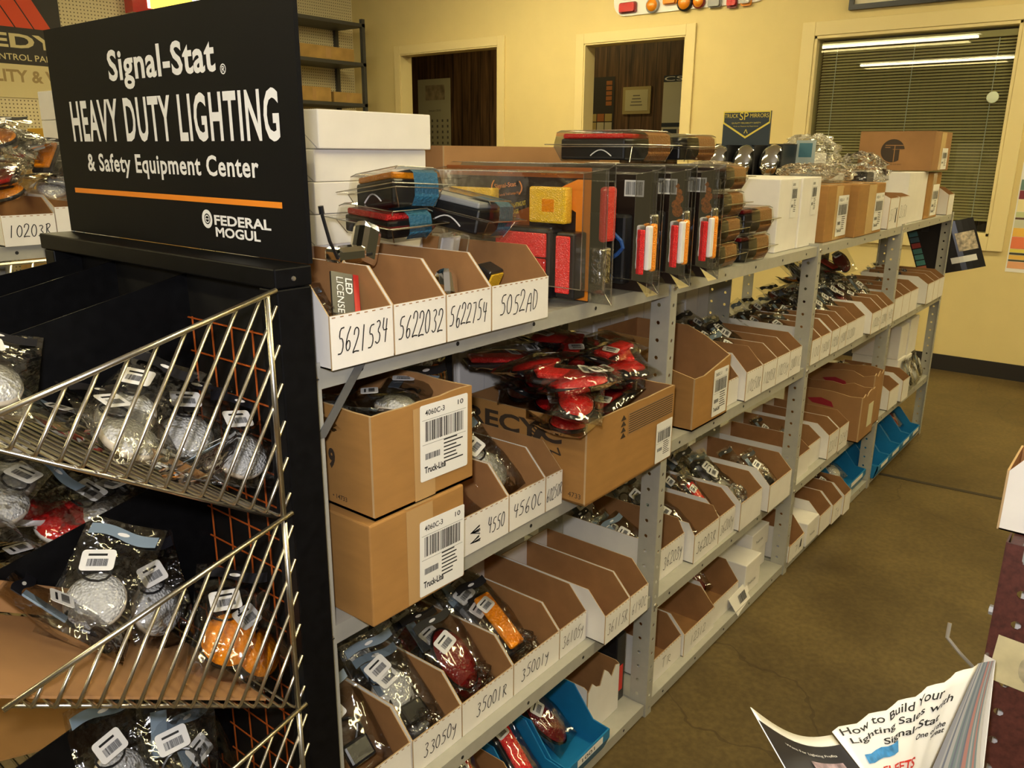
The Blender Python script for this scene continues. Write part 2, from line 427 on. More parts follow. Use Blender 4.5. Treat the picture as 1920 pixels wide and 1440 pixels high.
def barcode_label(parent, org, X, Y, w, h, seed, head=None, qty=None, logo=None, name='shipping_label'):
    mb = MB(); mb.T = face_frame(org, X, Y)
    mb.prism(rrect(w, h, .03*w, 2), 0, 0.0003, 'z')
    bars(mb, .10*w, .52*h, .80*w, .26*h, seed)
    bars(mb, .10*w, .28*h, .30*w, .08*h, seed+1)
    rnd = random.Random(seed)
    for k in range(7):
        y = (.46-.05*k)*h; l = rnd.uniform(.25, .42)*w
        mb.poly([(.48*w, y, .0004), (.48*w+l, y, .0004), (.48*w+l, y+.018*h, .0004), (.48*w, y+.018*h, .0004)], 1)
    for y in (.80, .48): mb.poly([(.04*w, y*h, .0004), (.96*w, y*h, .0004), (.96*w, y*h+.004*h, .0004), (.04*w, y*h+.004*h, .0004)], 1)
    if head: text_mb(mb, head, (.10*w, .86*h, .0005), (1, 0, 0), (0, 1, 0), .40*w, .07*h, 1, .01)
    if qty: text_mb(mb, qty, (.78*w, .88*h, .0005), (1, 0, 0), (0, 1, 0), .12*w, .065*h, 1, .01)
    if logo: text_mb(mb, logo, (.08*w, .10*h, .0005), (1, 0, 0), (0, 1, 0), .44*w, .09*h, 1, .03)
    return mb.build(name, [PAPER, INK], parent)

# ------------------------------------------------------------------ the room shell
XW = 4.17; YL = 5.78; XR = -7.5; YR = -3.6
FL = MB(); FL.box(XR, YR, -0.05, 6.05, 7.4, 0.0); struct('floor', FL, FLOOR)
mb = MB()   # saw-cut joint across the aisle
mb.T = Matrix.Rotation(R(4.5), 4, 'Z')
mb.box(2.02, -3.4, 0.0, 2.045, -0.02, 0.0012); struct('trim_1', mb, BASEB)
CE = MB(); CE.box(XR, YR, CEIL, 6.05, 7.4, CEIL+0.05); struct('ceiling', CE, mat('ceiling_tile', (0.75, 0.72, 0.62), 0.8))
# back wall at x = XW with two doorways and a window
D1 = (3.93, 5.12, 0.0, 2.20); D2 = (2.17, 3.05, 0.0, 2.15); W1 = (0.06, 1.24, 0.86, 2.075)
mb = MB(); T = 0.12
ys = [YR, W1[0], W1[1], D2[0], D2[1], D1[0], D1[1], YL]
mb.box(XW, YR, 0, XW+T, W1[0], CEIL); mb.box(XW, W1[0], 0, XW+T, W1[1], W1[2]); mb.box(XW, W1[0], W1[3], XW+T, W1[1], CEIL)
mb.box(XW, W1[1], 0, XW+T, D2[0], CEIL); mb.box(XW, D2[0], D2[3], XW+T, D2[1], CEIL); mb.box(XW, D2[1], 0, XW+T, D1[0], CEIL)
mb.box(XW, D1[0], D1[3], XW+T, D1[1], CEIL); mb.box(XW, D1[1], 0, XW+T, YL+0.1, CEIL)
struct('wall_back', mb, WALLP)
for n, (a, b, z0, z1) in ((2, D1), (3, D2)):
    mb = MB(); t = 0.075; e = XW-0.018
    mb.box(e, a-t, 0, XW, a, z1+t); mb.box(e, b, 0, XW, b+t, z1+t); mb.box(e, a, z1, XW, b, z1+t)
    mb.box(XW-.012, a, 0, XW+T+.01, a+.012, z1); mb.box(XW-.012, b-.012, 0, XW+T+.01, b, z1); mb.box(XW-.012, a, z1-.012, XW+T+.01, b, z1)
    struct('trim_%d' % n, mb, TRIMP, bevel=.003)
mb = MB(); a, b, z0, z1 = W1; t = 0.085; e = XW-0.02
mb.box(e, a-t, z0-t, XW, a, z1+t); mb.box(e, b, z0-t, XW, b+t, z1+t); mb.box(e, a, z1, XW, b, z1+t); mb.box(e, a, z0-t, XW, b, z0)
mb.box(XW-.014, a, z0, XW+T, a+.02, z1); mb.box(XW-.014, b-.02, z0, XW+T, b, z1); mb.box(XW-.014, a, z1-.02, XW+T, b, z1); mb.box(XW-.014, a, z0, XW+T, b, z0+.02)
wf = struct('window_1', mb, TRIMP, bevel=.003)
mb = MB(); mb.box(XW+.035, a+.02, z0+.02, XW+.039, b-.02, z1-.02)
mb.build('window_pane', GLASS, wf)
mb = MB(); mb.box(XW-.008, YR, 0, XW, D2[0]-.08, 0.10); mb.box(XW-.008, D2[1]+.08, 0, XW, D1[0]-.08, 0.10); mb.box(XW-.008, D1[1]+.08, 0, XW, YL, .10)
struct('baseboard_back', mb, BASEB)
mb = MB(); mb.box(XR, YL, 0, XW, YL+.08, CEIL); struct('wall_left', mb, PEG)
mb = MB(); mb.box(6.0, -0.5, 0, 6.06, 7.4, CEIL); struct('wall_office', mb, WOODP)
mb = MB(); mb.box(XW+T, 7.3, 0, 6.0, 7.38, CEIL); struct('wall_office_side', mb, WOODP)
# blind behind the window glass
bl = thing('venetian_blind', 'cream venetian blind with thin slats hanging behind the window glass', 'blind', (XW+.085, a, z0))
mb = MB(); mb.box(-.02, .03, z1-z0-.07, .02, b-a-.03, z1-z0-.035); mb.build('head_rail', TRIMP, bl)
mb = MB(); hh = z1-z0-.075; ns = 58
SLAT = mat('blind_slat', (0.74, 0.62, 0.33), 0.5)
for k in range(ns):
    zc = hh - (k+.5)*(hh-.10)/ns
    mb.poly([(-.007, .035, zc-.0065), (-.007, b-a-.035, zc-.0065), (.007, b-a-.035, zc+.0065), (.007, .035, zc+.0065)])
mb.build('slats', SLAT, bl)
mb = MB(); mb.box(-.012, .035, .085, .012, b-a-.035, .098); mb.build('bottom_rail', TRIMP, bl)
for yc in (.12, .58, 1.05):
    mb = MB(); mb.box(-.0135, yc, .09, -.012, yc+.004, hh); mb.build('ladder_cord', PAPER, bl)
mb = MB(); mb.T = Matrix.Translation((XW+.031, .165, 1.665)) @ Matrix.Rotation(R(-90), 4, 'Y'); mb.lathe([(0, .004), (.03, .003), (.033, 0), (0, 0)], 24)
tag(mb.build('window_sticker', mat('pale_green_sticker', (.66, .74, .58), .5)), 'round pale green disc stuck on the window glass', 'sticker')
# ceiling tubes
for i, (tx, ty) in enumerate(TUBES):
    t = thing('ceiling_light', 'long fluorescent fixture on the ceiling with two bare tubes', 'ceiling light', (tx, ty, CEIL), group='fluorescent fixtures on the ceiling')
    mb = MB(); mb.box(-.11, -1.22, -.07, .11, 1.22, -.0005); mb.build('housing', PAPER, t)
    for s in (-.028, .028):
        mb = MB(); mb.tube([(s, -1.19, -.10), (s, 1.19, -.10)], .018, 10); mb.build('tube', emit('tube_light', (1.0, .90, .60), 22.0), t)

# ------------------------------------------------------------------ things on the far walls
def lamp_board():
    t = thing('lamp_display_board', 'white rounded display board of truck lamps high on the cream wall', 'display board', (XW, 0, 0))
    mb = MB(); P = [(y+1.57, z+2.32) for y, z in rrect(1.22, .62, .10, 5)]
    mb.prism(P, -.012, -.0005, 'x'); mb.build('board', PAPER, t)
    def puck(y, z, w, h, mt, base, rnd):
        mb = MB(); mb.T = Matrix.Translation((-.012, y, z)) @ Matrix.Rotation(R(-90), 4, 'Y')
        if rnd:
            mb.lathe([(w*.62, 0), (w*.62, .02), (w*.5, .024)], 20, 1, 1, 1); mb.lathe([(w*.5, .022), (w*.42, .04), (0, .048)], 20, 0)
        else:
            P = [(p[0]-h/2, p[1]-w/2) for p in rrect(h, w, min(w, h)*.2, 3)]
            mb.prism(P, 0, .014, 'z', 1, 1, 1); P = [(p[0]*.8, p[1]*.85) for p in P]; mb.prism(P, .014, .035, 'z')
        mb.build('lamp', [mt, base], t, smooth=rnd)
    for (px, y, z, w, h, mt, base, rnd) in [(0, 2.66, 2.375, .15, .075, RED, DKRED, 0), (0, 2.45, 2.37, .085, .09, AMBER, GREYP, 1), (0, 2.31, 2.385, .11, .04, AMBER, AMBER, 0),
            (0, 2.19, 2.365, .095, .1, AMBER, BLACKP, 1), (0, 2.08, 2.36, .075, .08, AMBER, DKRED, 1), (0, 1.96, 2.345, .10, .07, GREYP, GREYP, 0), (0, 1.83, 2.365, .075, .14, RED, DKRED, 0),
            (0, 1.73, 2.37, .075, .14, CLEARL, AMBER, 0), (0, 1.62, 2.39, .05, .06, GREYP, DKRED, 1), (0, 2.66, 2.47, .12, .07, RED, GREYP, 0), (0, 2.5, 2.47, .12, .06, REDB, RED, 0), (0, 2.33, 2.47, .12, .06, RED, DKRED, 0)]:
        puck(y, z, w, h, mt, base, rnd)
lamp_board()
t = thing('framed_picture', 'dark framed picture hung above the blind window at the right', 'picture', (XW, 0, 0))
mb = MB(); mb.box(-.03, -.25, 2.21, -.0005, 1.04, 2.24); mb.box(-.03, 1.01, 2.24, -.0005, 1.04, 2.8); mb.box(-.03, -.25, 2.24, -.0005, -.22, 2.8); mb.box(-.03, -.22, 2.77, -.0005, 1.01, 2.8); mb.build('frame', BLACKP, t)
mb = MB(); mb.box(-.012, -.22, 2.24, -.001, 1.01, 2.77); mb.box(-.014, .83, 2.27, -.012, .95, 2.32, 1); mb.lathe([(0, 0)], 3, 0)
for k in range(3): mb.box(-.0145, .75-.3*k, 2.29, -.012, .85-.3*k, 2.34, 1)
mb.build('print', [mat('print_cream', (.72, .66, .48), .6), RED], t)
# striped poster at the right edge of the wall
t = thing('wall_poster', 'colourful striped chart pinned to the wall right of the window', 'poster', (XW, 0, 0))
mb = MB(); mb.box(-.002, -.5, .66, -.0005, -.055, 1.30); mb.build('sheet', PAPER, t)
cols = [((.12, .22, .20), .06), ((.2, .02, .04), .05), ((.85, .75, .40), .07), ((.55, .60, .30), .03), ((.1, .05, .03), .012), ((.6, .6, .45), .045), ((.85, .50, .08), .05), ((.80, .20, .08), .07), ((.75, .65, .1), .02), ((.05, .05, .03), .012), ((.8, .5, .1), .025), ((.06, .06, .03), .01), ((.8, .4, .2), .04)]
z = 1.20
for i, (c, h) in enumerate(cols):
    mb = MB(); mb.box(-.003, -.49, z-h, -.002, -.062, z); mb.build('stripe', mat('poster_%d' % i, c, .5), t); z -= h+.002
# office pictures seen through the doorways
def flat(name, label, cat, x, y0, y1, z0, z1, m, th=.004):
    t = thing(name, label, cat, (x, 0, 0)); mb = MB(); mb.box(-th, y0, z0, -.0005, y1, z1); mb.build('sheet', m, t); return t
t = flat('wall_calendar', 'cream wall calendar on the wood panelling behind the left doorway', 'calendar', 6.0, 6.19, 6.73, 1.30, 2.17, mat('calendar_paper', (.62, .58, .38), .6))
mb = MB()
for r_ in range(6):
    for c_ in range(6): mb.box(-.0055, 6.65-.085*c_, 1.35+.065*r_, -.0042, 6.675-.085*c_, 1.38+.065*r_)
text_mb(mb, 'January 2010', (-.0055, 6.55, 1.79), (0, -1, 0), (0, 0, 1), .2, .03)
mb.build('dates', FADED, t)
mb = MB(); mb.box(-.0055, 6.28, 1.93, -.0042, 6.6, 2.10); mb.build('drawing', mat('calendar_drawing', (.45, .36, .22), .6, noise=.5, nscale=9), t)
t = flat('certificate', 'small framed certificate on the wood panelling behind the middle doorway', 'certificate', 6.0, 3.47, 3.79, 1.71, 1.97, mat('gilt_frame', (.40, .32, .14), .5), .02)
mb = MB(); mb.box(-.022, 3.50, 1.74, -.0205, 3.76, 1.94); mb.build('paper', mat('cert_paper', (.55, .50, .30), .6), t)
mb = MB()
for k in range(4): mb.box(-.023, 3.56+.01*k, 1.79+.03*k, -.0221, 3.70-.01*k, 1.80+.03*k)
mb.build('writing', FADED, t)
t = flat('wall_collage', 'poster collage of dark and orange pictures at left of the middle doorway', 'poster', 6.0, 3.9, 4.5, 1.2, 2.08, mat('collage_dark', (.03, .025, .02), .5))
rnd = random.Random(3); CP = [mat('collage_%d' % i, c, .5) for i, c in enumerate([(.35, .12, .03), (.5, .45, .3), (.1, .12, .2), (.25, .06, .04), (.12, .2, .1), (.4, .3, .1)])]
mb = MB()
for r_ in range(6):
    for c_ in range(6): mb.box(-.006, 3.92+.095*c_, 1.22+.085*r_, -.0042, 4.005+.095*c_, 1.295+.085*r_, rnd.randrange(6))
mb.build('pictures', CP, t); mb = MB()
for r_ in range(5): mb.box(-.006, 3.93, 1.80+.05*r_, -.0042, 4.0, 1.84+.05*r_, 0)
mb.build('pictures', CP, t)
t = flat('wall_chart', 'pale price chart on the panelling at right of the middle doorway', 'poster', 6.0, 2.95, 3.34, 1.42, 2.06, mat('chart_paper', (.58, .56, .42), .6))
mb = MB(); mb.box(-.0055, 2.95, 2.0, -.0042, 3.34, 2.06, 1); mb.box(-.0055, 2.95, 1.52, -.0042, 3.15, 1.56, 0); mb.box(-.0055, 3.17, 1.52, -.0042, 3.32, 1.56, 1)
mb.box(-.0055, 2.95, 1.58, -.0042, 3.34, 1.62, 1); mb.build('printing', [mat('chart_red', (.4, .08, .05), .5), mat('chart_navy', (.02, .03, .05), .5)], t)
mb = MB(); text_mb(mb, 'CS', (-.006, 3.33, 2.01), (0, -1, 0), (0, 0, 1), .2, .04); mb.build('heading', SIGNW, t)

# pegboard wall: banner, lit sign, dark shelf
t = thing('shop_banner', 'black and red speed shop banner on the pegboard wall at far left', 'banner', (0, YL, 0))
mb = MB(); mb.box(.2, -.006, 1.68, 1.40, -.0005, 2.9); mb.build('sheet', mat('banner_black', (.02, .016, .012), .5), t)
mb = MB(); mb.box(.2, -.008, 1.68, 1.40, -.0062, 1.905); mb.build('bottom_band', mat('banner_cream', (.70, .62, .34), .5), t)
BR = mat('banner_red', (.75, .07, .012), .5)
mb = MB()
for k in range(4):
    x = 1.09+.125*k-.25; mb.prism([(x, 2.15), (x+.115, 2.15), (x-.16, 2.62), (x-.275, 2.62)], -.0085, -.0062, 'y')
mb.build('red_slashes', BR, t)
mb = MB(); text_mb(mb, 'SPEEDY', (.56, -.009, 2.013), (1, 0, 0), (0, 0, 1), .80, .096, 0, .03)
mb.build('lettering', mat('banner_cream', (.7, .62, .34)), t); mb = MB(); text_mb(mb, 'CONTROL PARTS', (.85, -.009, 1.932), (1, 0, 0), (0, 0, 1), .52, .042, 0, .01); mb.build('lettering', mat('banner_cream', (.7, .62, .34)), t)
mb = MB(); text_mb(mb, 'QUALITY & V', (.66, -.009, 1.77), (1, 0, 0), (0, 0, 1), .66, .10, 0, .03); mb.build('band_lettering', mat('banner_brown', (.36, .26, .11), .5), t)
t = thing('illuminated_sign', 'glowing white red and yellow sign box above the black sign', 'sign', (0, YL, 0))
mb = MB(); mb.box(1.9, -.12, 2.34, 3.0, -.0005, 2.8); mb.build('case', RED, t)
mb = MB(); mb.box(2.02, -.124, 2.38, 2.92, -.121, 2.76); mb.build('lit_face', emit('sign_glow', (1.0, .95, .75), 2.2), t)
mb = MB(); mb.box(2.04, -.127, 2.38, 2.4, -.1245, 2.50); mb.build('yellow_patch', emit('sign_yellow', (1.0, .75, .12), 1.2), t)
t = thing('dark_shelving', 'dark grey steel shelving against the pegboard wall by the corner', 'shelving', (3.1, YL-.42, 0))
for x in (0, .82):
    for y in (0, .38): mb = MB(); mb.box(x, y, 0, x+.035, y+.035, 2.50); mb.build('post', DKGREY, t)
for z in (.4, .9, 1.35, 1.76, 2.12, 2.46): mb = MB(); mb.box(0, 0, z-.03, .855, .41, z); mb.build('shelf', DKGREY, t)
TAN = mat('tan_carton', (.42, .26, .08), .8, noise=.2, nscale=8)
for (x, z, w, h, lb) in ((.12, 2.1205, .6, .11, 'top'), (.05, 1.7605, .38, .12, 'middle'), (.46, 1.7605, .33, .09, 'right'), (.1, 1.3505, .5, .2, 'low')):
    o = thing('carton', 'tan carton on the %s of the dark shelving by the corner' % lb, 'box', (3.1+x, YL-.41, z))
    mb = MB(); mb.box(0, 0, 0, w, .3, h); mb.build('body', TAN, o, bevel=.003)
    mb = MB(); mb.box(w*.45, -.001, h*.1, w*.55, 0, h*.9); mb.build('tape', TAPE, o)

# ------------------------------------------------------------------ steel shelving row
XS = [-.946, 0.0, .905, 1.835, 2.735]
SH = [[1.075, .707, .335, .035], [1.075, .707, .315, .035], [1.075, .707, .305, .035], [1.075, .700, .300, .035]]
D = .305; PH = 1.083
def strip(mb, org, U, V, width, height, pitch=.038, hr=.0045, hx=None, mi=0):
    # perforated strip: U across, V up
    org = Vector(org); U = Vector(U); V = Vector(V); hx = width/2 if hx is None else hx
    n = int(height/pitch); ph = height/n
    for k in range(n):
        z0 = k*ph; z1 = z0+ph; zc = (z0+z1)/2
        ring = [mb.pt(org + U*(hx+hr*math.cos(a)) + V*(zc+hr*math.sin(a))) for a in [math.pi/8+i*math.pi/4 for i in range(8)]]
        c = [mb.pt(org + U*x + V*z) for x, z in ((width, z0), (width, z1), (0, z1), (0, z0))]   # order R-bottom,R-top,L-top,L-bottom
        # ring idx angles 22,67,112,157,202,247,292,337
        for f in ([c[1], ring[1], ring[0]], [c[1], c[2], ring[2], ring[1]], [c[2], ring[3], ring[2]], [c[2], c[3], ring[4], ring[3]],
                  [c[3], ring[5], ring[4]], [c[3], c[0], ring[6], ring[5]], [c[0], ring[7], ring[6]], [c[0], c[1], ring[0], ring[7]]):
            mb.f.append(f); mb.m.append(mi)
def angle_post(parent, x, y, sx, sy, mt=STEEL, h=PH, name='post'):
    mb = MB()
    strip(mb, (x, y, 0), (sx, 0, 0), (0, 0, 1), .028, h, hx=.015)
    strip(mb, (x, y, 0), (0, sy, 0), (0, 0, 1), .045, h, hx=.026)
    return mb.build(name, mt, parent, solid=.0016)
def deck(parent, x0, x1, y0, y1, z, mt=STEEL, lip=.028):
    mb = MB()
    mb.box(x0, y0, z-.0015, x1, y1, z); mb.box(x0, y0, z-lip, x1, y0+.0015, z-.0015); mb.box(x0, y1-.0015, z-lip, x1, y1, z-.0015)
    mb.box(x0, y0+.0015, z-lip, x0+.0015, y1-.0015, z-.0015); mb.box(x1-.0015, y0+.0015, z-lip, x1, y1-.0015, z-.0015)
    s = mb.build('shelf', mt, parent)
    mb = MB()
    for k in range(5):
        mb.T = Matrix.Translation((x0+(k+.5)*(x1-x0)/5, y0-.0004, z-lip*.5)) @ Matrix.Rotation(R(90), 4, 'X'); mb.lathe([(0, .0003), (.0035, .0003), (.0035, 0)], 10)
    mb.build('punched_holes', INK, s)
    return s
BAYS = ['nearest bay of grey steel shelving beside the black display rack', 'second bay of grey steel shelving from the black display rack',
        'third bay of grey steel shelving from the black display rack', 'last bay of grey steel shelving nearest the cream wall']
UNITS = []
for k in range(4):
    t = thing('steel_shelving', BAYS[k], 'shelving', (0, 0, 0), group='bays of the grey shelving row'); UNITS.append(t)
    x0, x1 = XS[k], XS[k+1]
    angle_post(t, x0, 0, 1, 1); angle_post(t, x0, D, 1, -1)
    if k == 3: angle_post(t, x1, 0, -1, 1); angle_post(t, x1, D, -1, -1)
    for z in SH[k]: deck(t, x0+.003, x1-.003, .003, D-.003, z)
    for z in SH[k][:3]:
        mb = MB(); mb.T = Matrix.Translation((x0+.016, -.001, z-.012)) @ Matrix.Rotation(R(90), 4, 'X')
        mb.lathe([(.0065, 0), (.006, .002), (0, .0032)], 14); mb.box(-.006, -.0007, .002, .006, .0007, .0036, 1)
        mb.build('screw', [BOLT, DKGREY], t)
mb = MB(); mb.prism([(-.934, .985), (-.918, .985), (-.842, 1.0745), (-.858, 1.0745)], -.0035, -.002, 'y'); mb.build('corner_brace', mat('brace_grey', (.12, .12, .115), .5), UNITS[0])
# second row standing back to back behind it
t = thing('steel_shelving', 'grey shelving row standing back to back behind the front row', 'shelving', (0, 0, 0))
Y2 = .312
for k in range(4):
    x0, x1 = XS[k], XS[k+1]
    angle_post(t, x0, Y2+.30, 1, -1); angle_post(t, x0+.03, Y2, 1, 1)
    for z in SH[k]: deck(t, x0+.003, x1-.003, Y2, Y2+.30, z)

# ------------------------------------------------------------------ open bin boxes
def make_bin(name, label, loc, w, d=.285, hf=.068, hb=.115, ramp=.045, rz=0, text=None, ink=INK, pen=.0018, group=None, blue=False, th=.6, tw=.82, tx=.09, torn=False):
    t = thing(name, label, 'bin', loc, (0, 0, rz), group)
    k = .0022; M = [BLUEB]*3 if blue else [WHITE, KIN, EDGE]
    mb = MB()
    mb.box(.0005, .0005, 0.0002, w-.0005, d-.0005, k, (0, 1, 2, 2, 2, 2))
    prof = [(0.0012, 0.0002), (d, 0.0002), (d, hb), (ramp, hb), (0.0012, hf)]
    mb.prism(prof, .0005, k, 'x', 0, 1, 2); mb.prism(prof, w-k, w-.0005, 'x', 1, 0, 2)
    mb.box(k, d-k, .0002, w-k, d, hb, (2, 2, 0, 0, 0, 0))
    mb.build('tray', M, t)
    mb = MB()
    if torn:
        P = [(k, .0002), (w-k, .0002), (w-k, hf)] + [(w-k-(w-2*k)*i/8, hf*(1+.12*math.sin(i*2.1)+.06*math.sin(i*5))) for i in range(1, 9)]
        mb.prism(P, -.0012, .0011, 'y', 1, 0, 2)
        mb.m[0] = 0; mb.m[1] = 1
    else:
        mb.box(.0005, -.0012, .0002, w-.0005, .0011, hf, (2, 2, 0, 2, 1, 2))
        nd = max(4, int(w/.012))
        if not blue:
            for i in range(nd):
                x = w*(i+.3)/nd; mb.box(x, -.0016, hf-.003, x+w*.4/nd, -.0012, hf-.0018, 1)
    f = mb.build('front_panel', M, t)
    if text:
        mb = MB(); hand_mb(mb, text, (w*tx, -.0017, hf*.28), (1, 0, 0), (0, 0, 1), w*tw, hf*th*.68, pen); mb.build('marked_number', ink, f)
    return t
BINS = {}
def B(key, label, x0, x1, z, y=0.0, **k):
    BINS[key] = make_bin('open_bin', label, (x0, y-.001, z+.0005), x1-x0-.001, **k); BINS[key]['bw'] = x1-x0; BINS[key]['by'] = y; BINS[key]['bx'] = x0; BINS[key]['bz'] = z
    return BINS[key]
T0 = 1.075
B('a1', 'white open bin marked 5621534 at the near end of the top shelf', -.917, -.812, T0, -.02, text='5621534', th=.7)
B('a2', 'white open bin marked 5622032 second from the black display rack', -.811, -.711, T0, -.02, text='5622032', th=.75, tw=.88, tx=.06)
B('a3', 'white open bin marked 5622754, third from the black display rack', -.710, -.612, T0, -.02, text='5622754', th=.7, tw=.85, tx=.05)
B('a4', 'wide white open bin marked 5052AD on the top shelf', -.611, -.467, T0, -.02, text='5052AD', th=.7, tw=.68, tx=.12)
B('a5', 'small white open bin with a black bar beside the tall white box', 1.634, 1.752, T0, .005, text='51T', tw=.6, hf=.11, hb=.125, ramp=.03)
B('a6', 'small white open bin marked 2150 against the tall white box', 1.762, 1.90, T0, .005, text='2150', tw=.7, hf=.11, hb=.12, ramp=.03)
B('a7', 'white open bin at the far end of the top shelf', 2.59, 2.70, T0, .005, hf=.09, hb=.12)
z = .707
B('b1', 'white open bin marked 4550 with scribbled out writing', -.672, -.542, z, 0, text='4550', tw=.36, tx=.56, th=.62)
B('b2', 'white open bin marked 4560C on the second shelf', -.541, -.437, z, 0, text='4560C', th=.6)
B('b3', 'narrow white open bin marked 60250R beside the big carton', -.436, -.384, z, 0, text='60250R', tw=.92, tx=.04, th=.55, pen=.0014)
B('c0', 'white open bin tucked behind the printed kraft carton', .335, .443, z, .02)
B('c1', 'white open bin marked 10250R beside the kraft carton', .446, .553, z, 0, text='10250R', ink=FADED, hf=.08, hb=.125)
B('c2', 'white open bin marked 10205R on the second bay', .556, .655, z, 0, text='10205R', ink=FADED, hf=.08)
B('c3', 'white open bin marked 10275Y on the second bay', .656, .755, z, 0, text='10275Y', ink=FADED, hf=.08)
B('c4', 'white open bin marked 20011C beside the second bay post', .756, .850, z, 0, text='20011C', ink=FADED, hf=.08)
x = .945
nb = ['first', 'second', 'third', 'fourth', 'fifth', 'sixth', 'seventh', 'eighth', 'ninth']
for i, (xa, xb, y) in enumerate([(.935, 1.018, 0), (1.02, 1.110, 0), (1.122, 1.20, 0), (1.202, 1.277, 0), (1.279, 1.38, 0), (1.382, 1.486, .002), (1.527, 1.64, -.012), (1.643, 1.725, -.012), (1.727, 1.81, -.012)]):
    B('d%d' % i, 'white open bin, %s from the left in the third bay, second shelf' % nb[i], xa, xb, z, y, text=['100', '19200', '19250', '19300', '21200', '', '10205', '33200', '1925'][i], ink=FADED, hf=.078)
for i, (xa, xb, y) in enumerate([(1.872, 1.99, 0), (1.992, 2.11, 0), (2.112, 2.24, 0), (2.372, 2.492, -.008), (2.494, 2.59, -.008), (2.592, 2.695, -.008)]):
    B('e%d' % i, 'white open bin, %s from the left in the last bay, second shelf' % nb[i], xa, xb, .700, y, hf=.09, hb=.12)
z = .335
B('f0', 'near white open bin at the lower left edge, next to bin 33050Y', -.885, -.760, z, .027, hf=.07)
B('f1', 'wide white open bin marked 33050Y on the third shelf', -.757, -.637, z, .027, text='33050Y', tw=.7, tx=.2)
B('f2', 'white open bin marked 35001R on the third shelf', -.636, -.491, z, .027, text='35001R', tw=.62, tx=.25)
B('f3', 'white open bin marked 35001Y on the third shelf', -.490, -.341, z, .027, text='35001Y', tw=.62, tx=.15)
B('f4', 'empty white open bin marked 36105Y in faint pen', -.340, -.242, z, .027, text='36105Y', ink=FADED)
B('f5', 'empty white open bin marked 36115R, pulled forward', -.239, -.139, z, -.018, text='36115R', ink=FADED)
B('f6', 'empty white open bin marked 6140C beside the shelf post', -.138, -.058, z, -.018, text='6140C', ink=FADED, pen=.0016)
z = .315
B('g1', 'white open bin marked 36203Y behind the second shelf post', .06, .230, z, .04, text='36203Y', tw=.6, tx=.35, hf=.085, hb=.12, ramp=.02)
B('g2', 'white open bin marked 36203R on the third shelf, second bay', .236, .381, z, .014, text='36203R', tw=.8, tx=.08, th=.6, hf=.08, hb=.11, ramp=.02)
B('g3', 'white open bin marked 36200Y with a red packet on its side wall', .383, .485, z, .014, text='36200Y', ink=FADED, hf=.08, hb=.12)
B('g4', 'white open bin heaped with a boxy clear headlamp bag', .49, .64, z, 0, text='', hf=.085, hb=.125)
B('g5', 'white open bin at the post end of the second bay, third shelf', .662, .835, z, -.014, text='', hf=.085, hb=.13)
z = .305
B('h1', 'white open bin in the third bay beside the post, third shelf', .95, 1.10, z, .02, hf=.08)
B('h2', 'white open bin second along the third bay, third shelf', 1.10, 1.234, z, .03, hf=.08)
B('h3', 'white open bin pulled forward beside another in front of brown cartons', 1.238, 1.341, z, .003, text='2310', ink=FADED, hf=.09, hb=.125)
B('h4', 'white open bin touching the large brown carton', 1.342, 1.446, z, .0, text='2340', ink=FADED, hf=.09, hb=.125)
B('i1', 'white open bin with red packets in the last bay, third shelf', 1.99, 2.14, .300, 0, hf=.085)
B('i2', 'white open bin pulled forward at the far end, third shelf', 2.16, 2.27, .300, -.01, hf=.095, hb=.125)
z = .035
B('j1', 'white open bin at the foot of the second post, bottom shelf', .08, .234, z, .03, text='TR', tw=.35, tx=.3, ink=FADED)
B('j2', 'white open bin marked 12312 in faint pen, bottom shelf', .236, .42, z, .022, text='12312', tw=.5, tx=.2, ink=FADED)
B('j3', 'white open bin on the bottom shelf with its label flap folded out', .422, .60, z, .03, hb=.125)
B('k1', 'white open bin with a black bar just past the third post, bottom shelf', .925, 1.064, z, -.004, hf=.06, hb=.115, text='71', tw=.4, tx=.4)
B('k2', 'white open bin right of the small white carton, bottom shelf', 1.194, 1.312, z, -.012, hf=.075, hb=.12)
B('k3', 'white open bin second right of the small white carton, bottom shelf', 1.314, 1.42, z, -.018, hf=.075, hb=.12, text='TY', tw=.4, tx=.3, ink=FADED)
B('k4', 'white open bin third right of the small white carton, bottom shelf', 1.422, 1.50, z, -.025, hf=.08, hb=.12)
B('l0', 'white open bin at the bottom left corner under bin 35001R', -.60, -.47, z, .02)
B('l1', 'white bin with a torn front on the bottom shelf by the post', -.19, -.05, z, .05, hf=.125, hb=.13, torn=True, ramp=.01)
# blue hopper bins
def blue_bin(label, x, w, y, text=None, group=None, h=.13, d=.28):
    t = thing('blue_bin', label, 'bin', (x, y, .0355), (0, 0, 0), group); k = .003
    mb = MB(); prof = [(.0, 0.0002), (d, 0.0002), (d, h), (.085, h), (.03, .062), (-.012, .058), (-.012, .04)]
    mb.prism(prof, 0, k, 'x'); mb.prism(prof, w-k, w, 'x'); mb.box(k, 0, .0002, w-k, d, k); mb.box(k, d-k, k, w-k, d, h)
    mb.build('tub', BLUEB, t)
    mb = MB(); mb.prism([(0, .0002), (.002, .0002), (-.010, .058), (-.014, .058), (-.014, .036)], 0, w, 'x'); mb.build('front_lip', BLUEB, t)
    mb = MB(); mb.T = face_frame((w*.22, -.0145, .039), (1, 0, 0), (0, 0, 1)); mb.box(0, 0, 0, w*.6, .017, .0004); l = mb.build('name_strip', PAPER, t)
    if text:
        mb = MB(); text_mb(mb, text, (w*.32, -.0153, .043), (1, 0, 0), (0, 0, 1), w*.3, .009); mb.build('strip_text', INK, l)
    return t
blue_bin('blue plastic bin labelled 1001 on the bottom shelf', -.355, .165, .0, '1001')
